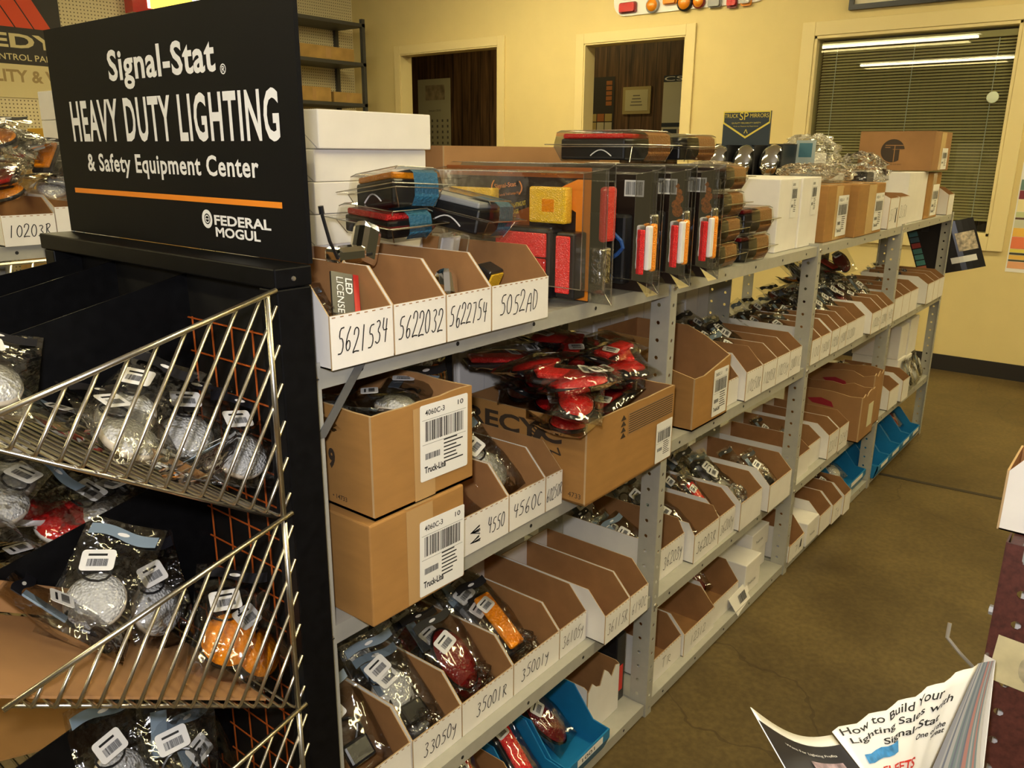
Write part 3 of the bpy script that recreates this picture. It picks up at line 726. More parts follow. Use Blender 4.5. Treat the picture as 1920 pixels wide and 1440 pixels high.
blue_bin('blue plastic bin left of the one labelled 1001', -.468, .11, .01)
blue_bin('blue plastic bin under the large brown carton, bottom shelf', 1.56, .25, .02)
blue_bin('nearest blue bin past the fourth post, bottom shelf', 1.87, .17, -.012)
blue_bin('second blue bin past the fourth post, bottom shelf', 2.045, .17, -.012)
blue_bin('third blue bin past the fourth post, bottom shelf', 2.22, .17, -.012)
blue_bin('farthest blue bin at the end of the bottom shelf', 2.395, .17, -.012)
exec_marks = MB()
for (x, zz) in ((.03, .036), (.03, .018)):
    for k in range(9):
        a = random.uniform(-.4, .4); exec_marks.T = Matrix.Translation((x+random.uniform(0, .004), -.0017, zz)) @ Matrix.Rotation(a, 4, 'Y'); exec_marks.poly([(0, 0, -.0007), (.022, 0, -.0007), (.022, 0, .0007), (0, 0, .0007)])
exec_marks.build('scribble', INK, BINS['b1'].children[1])
for key, xx in (('a5', .085), ('k1', .10)):
    mb = MB(); mb.prism([(xx, .02), (xx+.012, .02), (xx+.014, .075 if key == 'a5' else .05), (xx+.004, .07 if key == 'a5' else .045)], -.0018, -.0013, 'y'); mb.build('ink_bar', INK, BINS[key].children[1])
mb = MB(); mb.T = Matrix.Translation((.10, -.004, .04)) @ Matrix.Rotation(R(-25), 4, 'X'); mb.prism([(0, 0), (.13, .005), (.125, -.025), (.118, -.028), (.122, -.045), (.04, -.055), (.02, -.06)], -.002, 0, 'y'); fl = mb.build('label_flap', [WHITE], BINS['j3'])
mb = MB(); mb.T = Matrix.Translation((.10, -.0062, .04)) @ Matrix.Rotation(R(-25), 4, 'X') @ face_frame((.05, -.0022, -.04), (1, 0, .03), (0, 0, 1)); bars(mb, 0, .005, .05, .025, 5, 0); mb.build('flap_print', INK, fl)

# ------------------------------------------------------------------ cartons
def carton(name, label, loc, w, d, h, m=KRAFT, rz=0, tape=True, group=None, cat='box', seams=False):
    t = thing(name, label, cat, loc, (0, 0, rz), group)
    mb = MB(); mb.box(0, 0, 0, w, d, h); mb.build('body', m, t, bevel=.0025)
    if tape:
        mb = MB(); mb.box(w*.36, -.0006, h*.02, w*.64, -.0001, h*.98); mb.box(w*.36, -.0006, h+.0001, w*.64, d, h+.0005); mb.build('tape', TAPE, t)
    return t
def open_carton(name, label, loc, w, d, h, m=KRAFT, rz=0, group=None, jag=.0, flapb=0):
    t = thing(name, label, 'box', loc, (0, 0, rz), group); k = .004
    mb = MB(); mb.box(0, 0, 0.0002, w, d, k, 0)
    rnd = random.Random(label)
    def wall(n, P0, P1):
        return [(P0 + (P1-P0)*i/n, h + (rnd.uniform(-jag, jag) if 0 < i < n else 0)) for i in range(n+1)]
    top = wall(9, 0, w); mb.prism([(w, .0002), (0, .0002)] + top, 0, k, 'y', 0, 1, 2)
    mb.prism([(w, .0002), (0, .0002), (0, h+flapb), (w, h+flapb)], d-k, d, 'y', 1, 0, 2)
    for x in (0, w-k):
        top = wall(7, k, d-k); mb.prism([(d-k, .0002), (k, .0002)] + top, x, x+k, 'x', 0 if x == 0 else 1, 1 if x == 0 else 0, 2)
    mb.build('body', [m, KIN, EDGE], t)
    return t
# stack of flat white boxes behind the near bins
zz = T0+.0005
for i in range(6):
    last = i == 5; h = .062 if last else .052
    dx, dy = random.uniform(-.006, .006), random.uniform(-.004, .004)
    o = thing('white_box', ['lowest', 'second lowest', 'third', 'fourth', 'fifth', 'topmost and widest'][i] + ' flat white box in the stack beside the black sign', 'box',
              (-.66+dx, .322+dy-(.013 if last else 0), zz), group='flat white boxes stacked beside the black sign')
    mb = MB(); mb.box(0, 0, 0, .26, .285, h); mb.build('body', WHITE, o, bevel=.002)
    mb = MB(); c = [(-.0004, .03, h*.48), (-.0004, .25, h*.48)]
    mb.box(-.0006, .045, h*.47, -.0001, .26, h*.485); mb.poly([(-.0005, .045, h*.47), (-.0005, .045, h*.487), (-.0005, .004, .002), (-.0005, .006, .0005)]); mb.build('flap_line', mat('seam_grey', (.42, .41, .42), .7), o)
    zz += h+.0008
# 4060C cartons, second shelf near end
z = .7075
t = carton('kraft_carton', 'sealed kraft carton labelled 4060C-3 under the open one', (-.886, -.042, z), .186, .26, .152)
barcode_label(t, (.088, -.0012, .006), (1, 0, -.03), (.03, 0, 1), .094, .118, 3, '4060C-3', '10', 'Truck-Lite')
t = open_carton('kraft_carton', 'open kraft carton labelled 4060C-3 stacked on the sealed one', (-.872, -.038, z+.1535), .196, .26, .146, jag=.0015, flapb=.03)
mb = MB(); mb.box(.075, -.0008, .002, .115, -.0002, .138); mb.build('tape', TAPE, t)
barcode_label(t, (.085, -.0014, .028), (1, 0, -.02), (.02, 0, 1), .098, .112, 8, '4060C-3', '10', 'Truck-Lite')
mb = MB(); text_mb(mb, '9', (-.0006, .09, .055), (0, -1, 0), (0, 0, 1), .014, .03, 0, .05); text_mb(mb, '• 14733', (-.0006, .085, .012), (0, -1, 0), (0, 0, 1), .03, .007, 0, .01); mb.build('side_print', PRINTB, t); mb = MB(); text_mb(mb, 'NE', (-.0006, .10, .02), (0, 0, 1), (0, 1, 0), .03, .01)
mb.build('side_print', PRINTB, t)
# big carton of red lamps
t = open_carton('kraft_carton', 'large printed kraft carton heaped with red lamps in bags', (-.372, -.045, z), 0.335, .29, .160, jag=.001, rz=R(.5))
mb = MB(); X, Y = (0, -1, 0), (0, 0, 1)
text_mb(mb, 'RECYC', (-.0006, .285, .108), X, Y, .23, .036, 0, .03); mb.build('side_print', PRINTB, t); mb = MB(); text_mb(mb, 'E N', (-.0006, .10, .066), (0, -1, .5), (0, .5, 1), .05, .016, 0, .01); mb.build('side_print', PRINTB, t); mb = MB(); text_mb(mb, '(T)', (-.0006, .115, .048), (0, -1, .3), (0, .3, 1), .022, .014)
text_mb(mb, 'S', (-.0006, .135, .072), (0, -1, .5), (0, .5, 1), .012, .016, 0, .01); mb.build('side_print', PRINTB, t); mb = MB(); text_mb(mb, '4733', (-.0006, .038, .012), X, Y, .028, .010)
for i in range(5): mb.box(-.0007, .17, .062+.009*i, -.0002, .285-.008*i, .0632+.009*i)
for i in range(6): mb.box(-.0007, .185+.018*i, .06, -.0002, .1862+.018*i, .102)
for i in range(22):
    a = R(80+i*8); c = Vector((-.0006, .075, .098)); p = c + Vector((0, -math.cos(a), math.sin(a)))*.048
    q = c + Vector((0, -math.cos(a), math.sin(a)))*.055
    b = R(80+i*8+4); p2 = c + Vector((0, -math.cos(b), math.sin(b)))*.048; q2 = c + Vector((0, -math.cos(b), math.sin(b)))*.055
    if p.z < .148 and q2.z < .148 and q.z < .148: mb.poly([p, p2, q2, q])
for i in range(16):
    a, b = R(95+i*10), R(105+i*10); c = Vector((-.0007, .075, .098))
    P = [c+Vector((0, -math.cos(s), math.sin(s)))*rr for s, rr in ((a, .032), (b, .032), (b, .048), (a, .048))]
    if max(p.z for p in P) < .149: mb.poly(P)
mb.build('side_print', PRINTB, t)
mb = MB(); mb.box(.145, -.0007, .100, .33, -.0002, .146, 1)
for i in range(9): mb.box(.148, -.0009, .1035+.0047*i, .327, -.0007, .1053+.0047*i, 0)
for i in range(4): mb.prism([(.118, .100+.012*i), (.136, .100+.012*i), (.127, .110+.012*i)], -.0009, -.0002, 'y')
mb.build('front_print', [PRINTB, mat('print_tint', (.33, .18, .065), .8)], t)
barcode_label(t, (.262, -.0012, .004), (1, 0, 0), (0, 0, 1), .068, .088, 21, None, None, None)
# second bay kraft carton with cut away front
t = thing('kraft_carton', 'tall kraft carton with cut down front corner and shipping label', 'box', (.138, -.004, z)); k = .004
mb = MB(); mb.box(0, 0, .0002, .19, .27, k, 0)
mb.prism([(.19, .0002), (0, .0002), (0, .128), (.05, .126), (.19, .152)], 0, k, 'y', 0, 1, 2)
mb.prism([(.27, .0002), (k, .0002), (k, .128), (.06, .14), (.12, .205), (.27, .21)], 0, k, 'x', 0, 1, 2)
mb.prism([(.27, .0002), (k, .0002), (k, .152), (.07, .19), (.12, .21), (.27, .21)], .19-k, .19, 'x', 1, 0, 2)
mb.box(k, .27-k, .0002, .19-k, .27, .21, (2, 2, 1, 0, 0, 0)); mb.build('body', [KRAFT, KIN, EDGE], t)
barcode_label(t, (.10, -.0012, .01), (1, 0, 0), (0, 0, 1), .08, .118, 33, '360C-1', '10', 'Truck-Lite')
# top shelf cartons
t = carton('white_carton', 'large pale carton labelled 5070 beside the clear packs', (.648, .034, T0+.0005), .155, .25, .196, WHITE, tape=False)
barcode_label(t, (.085, -.0008, .09), (1, 0, 0), (0, 0, 1), .045, .10, 41, '5070')
t = carton('white_carton', 'second pale carton labelled 5070, next to the kraft cartons', (.806, .03, T0+.0005), .150, .25, .197, WHITE, tape=False)
barcode_label(t, (.075, -.0008, .09), (1, 0, 0), (0, 0, 1), .045, .10, 43, '5070')
t = carton('kraft_carton', 'nearer of two upright kraft cartons on the top shelf', (1.005, .022, T0+.0005), .215, .24, .170)
barcode_label(t, (.10, -.0012, .012), (1, 0, 0), (0, 0, 1), .10, .125, 45, '102-1', '10', 'Truck-Lite')
t = carton('kraft_carton', 'farther of two upright kraft cartons on the top shelf', (1.235, .0, T0+.0005), .30, .24, .168)
barcode_label(t, (.19, -.0012, .010), (1, 0, 0), (0, 0, 1), .10, .125, 47, '102-1', '10', 'Truck-Lite')
t = carton('white_carton', 'tall white carton between the small bins and the brown cartons', (1.93, .02, T0+.0005), .29, .26, .195, WHITE, tape=False)
mb = MB(); mb.box(.06, .05, .1952, .12, .12, .1957); mb.build('handle_slot', INK, t)
t = carton('kraft_carton', 'brown carton under the carton with the round logo', (2.235, .02, T0+.0005), .23, .26, .19)
barcode_label(t, (.10, -.0012, .01), (1, 0, 0), (0, 0, 1), .11, .13, 49, None, None, 'Truck-Lite')
t = carton('kraft_carton', 'brown carton with a round dark letter T logo, topmost at far end', (2.16, .0, T0+.198), .30, .29, .155, KRAFT2)
mb = MB(); c = (-.0012, .155, .078)
mb.T = Matrix.Translation(c) @ Matrix.Rotation(R(-90), 4, 'Y'); mb.lathe([(0, .0002), (.046, .0002)], 28)
mb.build('logo_disc', PRINTB, t)
mb = MB(); mb.box(-.0018, .11, .098, -.0015, .185, .101); mb.box(-.0018, .11, .083, -.0015, .155, .0845); mb.box(-.0018, .146, .034, -.0015, .149, .099); mb.box(-.0018, .165, .09, -.0015, .185, .0925); mb.prism([(.10, .03), (.128, .03), (.128, .085), (.10, .085)], -.0018, -.0015, 'x'); mb.build('logo_letter', KRAFT2, t)
mb = MB(); text_mb(mb, 'TRUCK-LITE CO INC', (-.0012, .20, .022), (0, -1, 0), (0, 0, 1), .085, .005); mb.build('small_print', PRINTB, t)
barcode_label(t, (.15, -.0012, .005), (1, 0, 0), (0, 0, 1), .10, .085, 51)
# low brown cartons in the third bay
t = open_carton('kraft_carton', 'open brown carton with red marks at the post, third shelf', (1.483, -.03, .3055), .175, .29, .175, KRAFT2, jag=.01)
mb = MB(); mb.box(.09, -.001, .04, .15, -.0002, .13); mb.build('yellow_label', mat('pale_label', (.65, .6, .4), .6), t)
mb = MB(); mb.prism([(.1, .12), (.18, .125), (.2, .14), (.15, .15), (.11, .14)], -.001, -.0002, 'x'); mb.build('red_mark', mat('red_marker', (.3, .01, .02), .6), t)
t = open_carton('kraft_carton', 'open brown carton behind the fourth post, third shelf', (1.70, -.01, .3055), .12, .29, .21, KRAFT2, jag=.012)
mb = MB(); mb.prism([(.1, .15), (.18, .155), (.2, .17), (.15, .18), (.11, .17)], -.001, -.0002, 'x'); mb.build('red_mark', mat('red_marker', (.3, .01, .02), .6), t)
# white boxes low down
t = carton('white_carton', 'white carton standing on the bottom shelf of the second bay', (.63, .02, .0355), .115, .22, .105, WHITE, tape=False)
mb = MB(); text_mb(mb, 'Truck-Lite', (.02, -.0008, .03), (1, 0, 0), (0, 0, 1), .06, .01); mb.build('print', INK, t)
t = carton('white_carton', 'lower of two stacked white cartons beside the third post', (.752, .06, .0355), .135, .22, .075, WHITE, tape=False)
t = carton('white_carton', 'upper of two stacked white cartons beside the third post', (.752, .055, .1115), .135, .22, .07, WHITE, tape=False)
mb = MB(); text_mb(mb, 'Truck-Lite', (.03, -.0008, .03), (1, 0, 0), (0, 0, 1), .055, .009); mb.build('print', INK, t)
t = carton('white_carton', 'small white carton between open bins on the bottom shelf', (1.076, -.01, .0355), .115, .20, .085, WHITE, tape=False)
mb = MB(); text_mb(mb, 'Truck-Lite', (.03, -.0008, .03), (1, 0, 0), (0, 0, 1), .05, .009); mb.build('print', INK, t)
t = carton('black_carton', 'black and red carton by the post on the bottom shelf', (-.046, .06, .0355), .040, .2, .185, BLACKP, tape=False)
mb = MB(); mb.box(.004, -.0008, .03, .03, -.0002, .10); mb.build('red_panel', mat('red_print', (.6, .03, .02), .5), t)
mb = MB(); mb.T = Matrix.Rotation(R(6), 4, 'Z'); mb.box(0, 0, 0, .05, .09, .002); o = mb.build('paper_slip', PAPER); o.location = (-.065, .09, .2215); tag(o, 'white paper slips lying on the black and red carton', 'paper')
for i, (x, y, zz, w, d, h, lb) in enumerate([(2.30, .05, .3005, .13, .2, .15, 'lower left'), (2.435, .05, .3005, .11, .2, .14, 'lower right'), (2.30, .055, .4515, .13, .2, .15, 'upper left'), (2.46, .055, .4415, .15, .2, .17, 'upper right')]):
    carton('white_carton', '%s white carton stacked in the far bay, third shelf' % lb, (x, y, zz), w, d, h, WHITE, tape=False, group='white cartons stacked in the far bay')
# white boxes standing in the row behind (their backs to us)
for i, (x, zz, w, h) in enumerate([(-.62, .7075, .14, .20), (-.47, .7075, .15, .24), (-.31, .7075, .16, .26), (-.14, .7075, .15, .22), (.07, .7075, .13, .25), (.21, .7075, .15, .21), (.37, .7075, .17, .27), (.56, .7075, .15, .19), (.72, .7075, .16, .24),
                                   (.1, .3155, .16, .18), (.3, .3155, .2, .14), (-.55, .3355, .2, .2), (-.3, .3355, .22, .2), (.6, .3155, .2, .2)]):
    o = thing('white_box', 'white box standing in the rear shelving row behind the open bins', 'box', (x, Y2+.006+.002*(i % 3), zz), group='white boxes in the rear row')
    mb = MB(); mb.box(0, 0, 0, w, .24, h); mb.build('body', WHITE, o, bevel=.003)
    mb = MB(); mb.box(w*.5, -.0006, h*.2, w*.505, -.0001, h*.98); mb.build('fold_line', mat('seam_grey', (.42, .41, .42), .7), o)
    if i == 2:
        mb = MB(); mb.T = face_frame((.03, -.0008, h-.06), (1, 0, 0), (0, 0, 1)); bars(mb, 0, 0, .04, .035, 9, 0); mb.build('barcode', INK, o)
# long kraft tray and dark case on the rear row top
t = open_carton('kraft_tray', 'long low kraft carton lying behind the clear packs', (-.335, Y2+.02, T0+.0005), .65, .26, .272, KRAFT2)
t = carton('dark_case', 'dark grey case behind the clear packs next to the white stack', (-.39+.02, .64, T0+.0005), .36, .25, .27, mat('dark_case', (.05, .05, .04), .5), tape=False)
o = thing('kraft_tray', 'low kraft tray of plastic bags behind the pale cartons', 'box', (.84, Y2+.02, T0+.0005))
mb = MB(); mb.box(0, 0, 0, .34, .24, .185); mb.build('body', KRAFT, o, bevel=.003)

# ------------------------------------------------------------------ mirror display
t = thing('mirror_display', 'black and yellow truck mirrors counter display with chrome mirrors', 'display', (1.41, .330, T0+.0005)); t.scale = (1.15, 1.15, 1.02)
mb = MB(); W_ = .27
mb.box(0, 0, 0, .14, W_, .175); mb.box(.10, 0, .175, .14, W_, .29); mb.box(0, 0, .175, .10, .004, .285); mb.box(0, W_-.004, .175, .10, W_, .285)
for k in (1, 2): mb.box(0, W_*k/3-.003, .175, .10, W_*k/3+.003, .285)
mb.build('tray', BLACKP, t)
mb = MB(); mb.box(.085, .082, .285, .095, .242, .405); mb.build('header_card', mat('navy_card', (.025, .04, .06), .5), t)
YEL = mat('sign_yellow_ink', (.75, .62, .10), .5); mb = MB(); x = .0842
mb.box(x, .082, .400, x+.0008, .242, .405); mb.box(x, .082, .365, x+.0008, .085, .400); mb.box(x, .239, .365, x+.0008, .242, .400)
for s in (-1, 1): mb.prism([(.162+s*.08, .362), (.162+s*.08, .369), (.162, .316), (.162, .309)], x, x+.0008, 'x')
text_mb(mb, 'TRUCK', (x, .238, .382), (0, -1, 0), (0, 0, 1), .048, .014); text_mb(mb, 'MIRRORS', (x, .150, .382), (0, -1, 0), (0, 0, 1), .062, .014); text_mb(mb, 'SP', (x, .186, .374), (0, -1, 0), (0, 0, 1), .03, .026)
text_mb(mb, 'QUALITY RELIABILITY SAFETY', (x, .212, .360), (0, -1, 0), (0, 0, 1), .10, .006); text_mb(mb, 'Made to Measure by Experience', (x, .205, .349), (0, -1, 0), (0, 0, 1), .085, .005)
text_mb(mb, 'ʌ', (x, .168, .327), (0, -1, 0), (0, 0, 1), .014, .014)
mb.build('header_print', YEL, t)
for k in range(3):
    mb = MB(); mb.T = Matrix.Translation((.03, .045+.09*k, .228)) @ Matrix.Rotation(R(-75), 4, 'Y')
    mb.lathe([(.040, -.012), (.040, 0), (.034, .016), (.02, .024), (0, .027)], 24, 0, 1.55, 1); mb.tube([(-.02, .01, .02), (-.03, .015, .035), (-.04, .005, .03)], .006, 8); mb.build('mirror', CHROME, t, smooth=True)

# ------------------------------------------------------------------ clear packs
RIM = film('edge_highlight_film', base=0.38, edge=0.5, rough=0.16, bump=0.0)
def rim(t, loops, r=.0009):  # added glossy tubes that stand in for bright highlights along the shell edges
    mb = MB()
    for P in loops: mb.tube(list(P) + [P[0]], r, 5, cap=False)
    mb.build('edge_highlight', RIM, t)
def small_pack(label, loc, rz, m, lensm, L=.145, W=.085, H=.06, group=None, tilt=(0, 0)):
    t = thing('clear_pack', label, 'blister pack', loc, (tilt[0], tilt[1], rz), group)
    mb = MB(); f = H*.55; e = .014
    def ring(i, z): return [(i, i, z), (W-i, i, z), (W-i, L-i, z), (i, L-i, z)]
    Rg = [ring(.012, .0006), ring(0, f-.004), ring(0, f), ring(.004, H-.004), ring(.010, H)]
    for a, b in zip(Rg, Rg[1:]):
        for k in range(4): mb.poly([a[k], a[(k+1) % 4], b[(k+1) % 4], b[k]])
    mb.poly(Rg[0][::-1]); mb.poly(Rg[-1])
    mb.build('shell', SHELL, t)
    mb = MB(); o = [(-e, -e), (W+e, -e), (W+e, L+e), (-e, L+e)]; q = [(0, 0), (W, 0), (W, L), (0, L)]
    for k in range(4):
        a, b, c, d = o[k], o[(k+1) % 4], q[(k+1) % 4], q[k]
        for zz in (f-.001, f+.001): mb.poly([(a[0], a[1], zz), (b[0], b[1], zz), (c[0], c[1], zz), (d[0], d[1], zz)])
        mb.poly([(a[0], a[1], f-.001), (b[0], b[1], f-.001), (b[0], b[1], f+.001), (a[0], a[1], f+.001)])
    mb.build('flange', SHELL, t)
    rim(t, [Rg[4], Rg[1], [(x, y, f) for x, y in o]] + [[Rg[0][k], Rg[1][k], Rg[0][k]] for k in range(4)] + [[Rg[3][k], Rg[4][k], Rg[3][k]] for k in range(4)])
    mb = MB()   # curved insert card over the front end
    P = [(W*.42, .014, .003), (W*.42, .004, f*.5), (W*.42, .003, f), (W*.42, .006, H-.008), (W*.42, .016, H-.003), (W*.42, L*.4, H-.003)]
    for a, b in zip(P, P[1:]): mb.poly([a, (W-.006, a[1], a[2]), (W-.006, b[1], b[2]), b])
    mb.build('insert_card', m, t)
    mb = MB(); mb.box(.008, .022, .004, W-.014, L-.012, H-.016); mb.build('lamp_body', BLACKP, t, bevel=.004)
    mb = MB(); mb.box(.010, .026, H-.016, W-.016, L-.016, H-.006); mb.build('lamp_lens', lensm, t, bevel=.003)
    mb = MB(); mb.tube([(.004, .05+.05*s, .012+.012*math.sin(s*3.1)) for s in [i/8 for i in range(9)]], .0012, 6); mb.build('wire_loop', PAPER, t)
    return t
small_pack('upper clear pack of an orange lamp stacked over the near bins', (-.685, .10, 1.258), R(-12), BLUEC, AMBER, tilt=(R(-7), R(3)))
small_pack('blue backed clear pack lying under the orange lamp pack', (-.700, .095, 1.203), R(-6), BLUEC, REDB, H=.047, tilt=(R(3), R(-2)))
small_pack('blue backed clear pack tilted over bin 5052AD', (-.565, .03, 1.203), R(14), BLUEC, GREYP, L=.16, W=.10, tilt=(R(10), R(3)))
small_pack('flat clear pack of a red lamp atop the standing packs, nearer', (-.085, .06, 1.318), R(0), BROWNC, RED, L=.19, W=.17, H=.062)
small_pack('flat clear pack atop the standing packs, farther', (.13, .05, 1.318), R(0), BROWNC, BLACKP, L=.18, W=.15, H=.058)
zz = T0+.0006
for i, (x, y, lb) in enumerate([(.215, .0, 'lowest'), (.222, .0, 'second'), (.228, .0, 'third'), (.232, .0, 'topmost')]):
    small_pack('%s brown backed clear pack in the stack touching the last standing pack' % lb, (x, y, zz), R(2), BROWNC, DKRED, L=.16, W=.13, H=.058, group='brown backed packs in the first stack'); zz += .0592
zz = T0+.0006
for i, (x, lb) in enumerate([(.39, 'lower'), (.395, 'upper')]):
    small_pack('%s brown backed clear pack in the short stack against the pale carton' % lb, (x, .0, zz), R(0), BROWNC, DKRED, L=.15, W=.14, H=.066, group='brown backed packs in the short stack'); zz += .0672

def kit_shell(t, h, y0, y1, d0=-.045, d1=.02, gus=True):
    mb = MB()
    def ring(x, a, b, c, d): return [(x, a, c), (x, b, c), (x, b, d), (x, a, d)]
    Rg = [ring(d1, y0, y1, .001, h), ring(d1-.004, y0+.012, y1-.012, .020, h-.008), ring(d0, y0+.022, y1-.02, .034, h-.014)]
    for a, b in zip(Rg, Rg[1:]):
        for k in range(4): mb.poly([a[k], a[(k+1) % 4], b[(k+1) % 4], b[k]])
    mb.poly(Rg[-1])
    Rb = [ring(d1+.001, y0, y1, .001, h), ring(d1+.045, y0+.03, y1-.02, .04, h-.03)]
    for a, b in zip(Rb, Rb[1:]):
        for k in range(4): mb.poly([a[k], a[(k+1) % 4], b[(k+1) % 4], b[k]])
    mb.poly(Rb[-1])
    if gus: mb.poly([(d1, y0, .001), (d1-.045, y0, .0012), (d0+.012, y0+.018, .030)])
    if gus: mb.poly([(d1, y0, .001), (d1+.05, y0, .0012), (d1+.045, y0+.03, .04)])
    mb.build('shell', SHELL, t)
    rim(t, [Rg[0], Rg[1], Rg[2], Rb[1]] + [[Rg[1][k], Rg[2][k], Rg[1][k]] for k in range(4)] + [[Rg[0][k], Rg[1][k], Rg[0][k]] for k in range(4)], .0011)
K1 = thing('lighting_kit', 'big clear pack of trailer lights with orange and black card', 'blister pack', (-.335, 0, T0+.0005))
kit_shell(K1, .242, -.048, .345, gus=False)
mb = MB(); mb.box(.006, -.008, .004, .008, .33, .236); mb.build('card', mat('kit_card_dark', (.022, .012, .008), .35), K1)
mb = MB(); xx = .0052
mb.box(xx, -.008, .218, .0059, .33, .236, 1)
mb.prism([(-.008, .006), (.10, .006), (.03, .03), (.022, .06), (.022, .16), (.085, .19), (.02, .216), (-.008, .216)], xx, .0059, 'x')
mb.prism([(.215, .11), (.125, .11), (.125, .165), (.215, .135)], xx, .0059, 'x', 1, 1, 1)
mb.build('orange_artwork', [ORANGE, mat('kit_brown', (.25, .07, .012), .4)], K1)
xx = .0042; mb = MB()
text_mb(mb, 'Signal-Stat', (xx, .207, .192), (0, -1, .12), (0, .12, 1), .052, .011, 0, .01)
text_mb(mb, 'UNIVERSAL TRAILER LIGHTING KIT', (xx, .215, .150), (0, -1, .22), (0, .22, 1), .085, .008, 1, .01)
text_mb(mb, "TROUSSE D'ECLAIRAGE", (xx, .215, .138), (0, -1, .22), (0, .22, 1), .068, .008, 1, .01)
text_mb(mb, 'POUR REMORQUE', (xx, .213, .126), (0, -1, .22), (0, .22, 1), .06, .008, 1, .01)
text_mb(mb, 'Red Turn & Trail Lamps Kit', (xx, .207, .178), (0, -1, .14), (0, .14, 1), .06, .006, 0)
for i, y in enumerate((.30, .255, .20, .15, .10, .05)):
    text_mb(mb, 'Stop Turn Tail', (xx, y, .222+.004*(i % 2)), (0, -1, 0), (0, 0, 1), .035, .004, 0)
for s in (0, 1): 
    c = (.21 if s == 0 else .150); P = [(c+(-1 if s else 1)*.006*math.sin(math.pi*u), .186+.024*u) for u in [i/6 for i in range(7)]]
    for a, b in zip(P, P[1:]): mb.poly([(xx, a[0], a[1]), (xx, a[0]-.003, a[1]), (xx, b[0]-.003, b[1]), (xx, b[0], b[1])])
mb.build('card_print', [mat('print_orange', (.8, .25, .03), .5), mat('print_yellow', (.75, .55, .03), .5)], K1)
mb = MB()
for y in (.235, .185, .125, .06, .29): mb.T = Matrix.Translation((.003, y, .206)) @ Matrix.Rotation(R(-90), 4, 'Y'); mb.lathe([(.006, 0), (.005, .003), (0, .004)], 12)
mb.build('snap_studs', SHELL, K1)
mb = MB(); mb.box(-.018, .195, .162, .004, .305, .197); mb.build('amber_reflector', AMBERB, K1, bevel=.003)
mb = MB(); mb.box(-.02, .028, .140, .004, .108, .203); mb.build('amber_reflector', AMBERB, K1, bevel=.004)
mb = MB(); mb.box(-.0204, .052, .160, -.0195, .078, .182); 
mb.build('reflector_emblem', AMBER, K1)
mb = MB(); mb.box(-.036, .046, .008, .004, .175, .132); mb.build('stop_lamp_body', BLACKP, K1, bevel=.006)
mb = MB(); mb.box(-.041, .054, .082, -.0355, .168, .124); mb.build('reflex_lens', REDB, K1, bevel=.002)
mb = MB(); mb.box(-.041, .054, .014, -.0355, .168, .080); mb.build('stop_lens', RED, K1, bevel=.003)
mb = MB(); mb.box(-.034, -.004, .012, .004, .036, .128); mb.build('side_lamp_body', BLACKP, K1, bevel=.004)
mb = MB(); mb.box(-.039, .004, .022, -.0335, .034, .122); mb.build('side_lens', REDB, K1, bevel=.003)
mb = MB(); mb.box(.012, -.035, .11, .05, -.02, .205); mb.build('edge_lens', REDB, K1, bevel=.006)
mb = MB(); mb.box(.012, -.03, .035, .045, .02, .10); mb.build('chrome_bracket', SILVER, K1, bevel=.004)
for i, (x, lb) in enumerate([(-.175, 'second'), (-.045, 'third'), (.085, 'fourth')]):
    t = thing('lighting_kit', '%s of the standing clear trailer light kits with barcode cards' % lb, 'blister pack', (x, -.004, T0+.0005))
    kit_shell(t, .238, -.05, .30)
    mb = MB(); mb.box(.006, -.03, .004, .008, .29, .232); mb.build('card', mat('kit_card_dark', (.022, .012, .008), .35), t)
    mb = MB(); mb.T = face_frame((.0055, .026, .182), (0, -1, 0), (0, 0, 1)); mb.box(0, 0, -.0003, .042, .03, .0003); bars(mb, .003, .003, .036, .024, 60+i, 1, .0005); mb.build('barcode', [PAPER, INK], t)
    mb = MB(); mb.T = Matrix.Translation((.004, .005, .222)) @ Matrix.Rotation(R(-90), 4, 'Y'); mb.lathe([(.006, 0), (.005, .003), (0, .004)], 12); mb.build('snap_stud', SHELL, t)
    if i:
        mb = MB()
        for k in range(5): mb.T = Matrix.Translation((.0055, -.02+.004*math.sin(k*2), .15+.012*k)) @ Matrix.Rotation(R(-90), 4, 'Y'); mb.lathe([(0, .0004), (.012-.0015*k, .0002)], 10)
        mb.build('orange_flame_print', mat('print_orange_deep', (.55, .14, .01), .4, noise=.6, nscale=300), t)
    mb = MB(); mb.box(-.022, -.048, .050, -.007, -.038, .132); mb.build('marker_housing', PAPER, t, bevel=.003)
    mb = MB(); mb.box(-.006, -.050, .046, .008, -.036, .135); mb.build('amber_marker', lens('bright_amber', (1.0, .33, .02), .2, 400, .6), t, bevel=.005)
    mb = MB(); mb.box(-.0265, -.040, .042, -.0228, -.030, .125); mb.build('red_marker', REDB, t, bevel=.004)
    mb = MB(); mb.box(-.028, .0, .02, .0, .10, .15); mb.build('lamp_body', BLACKP, t, bevel=.006)
    mb = MB(); mb.tube([(-.034, .02+.02*math.sin(k*.9), .03+.012*k) for k in range(9)], .004, 7); mb.build('wire_bundle', mat('blue_wire', (.03, .10, .35), .4), t)
    mb = MB(); mb.box(.015, -.03, .04, .045, .0, .15); mb.build('bracket', SILVER, t, bevel=.004)

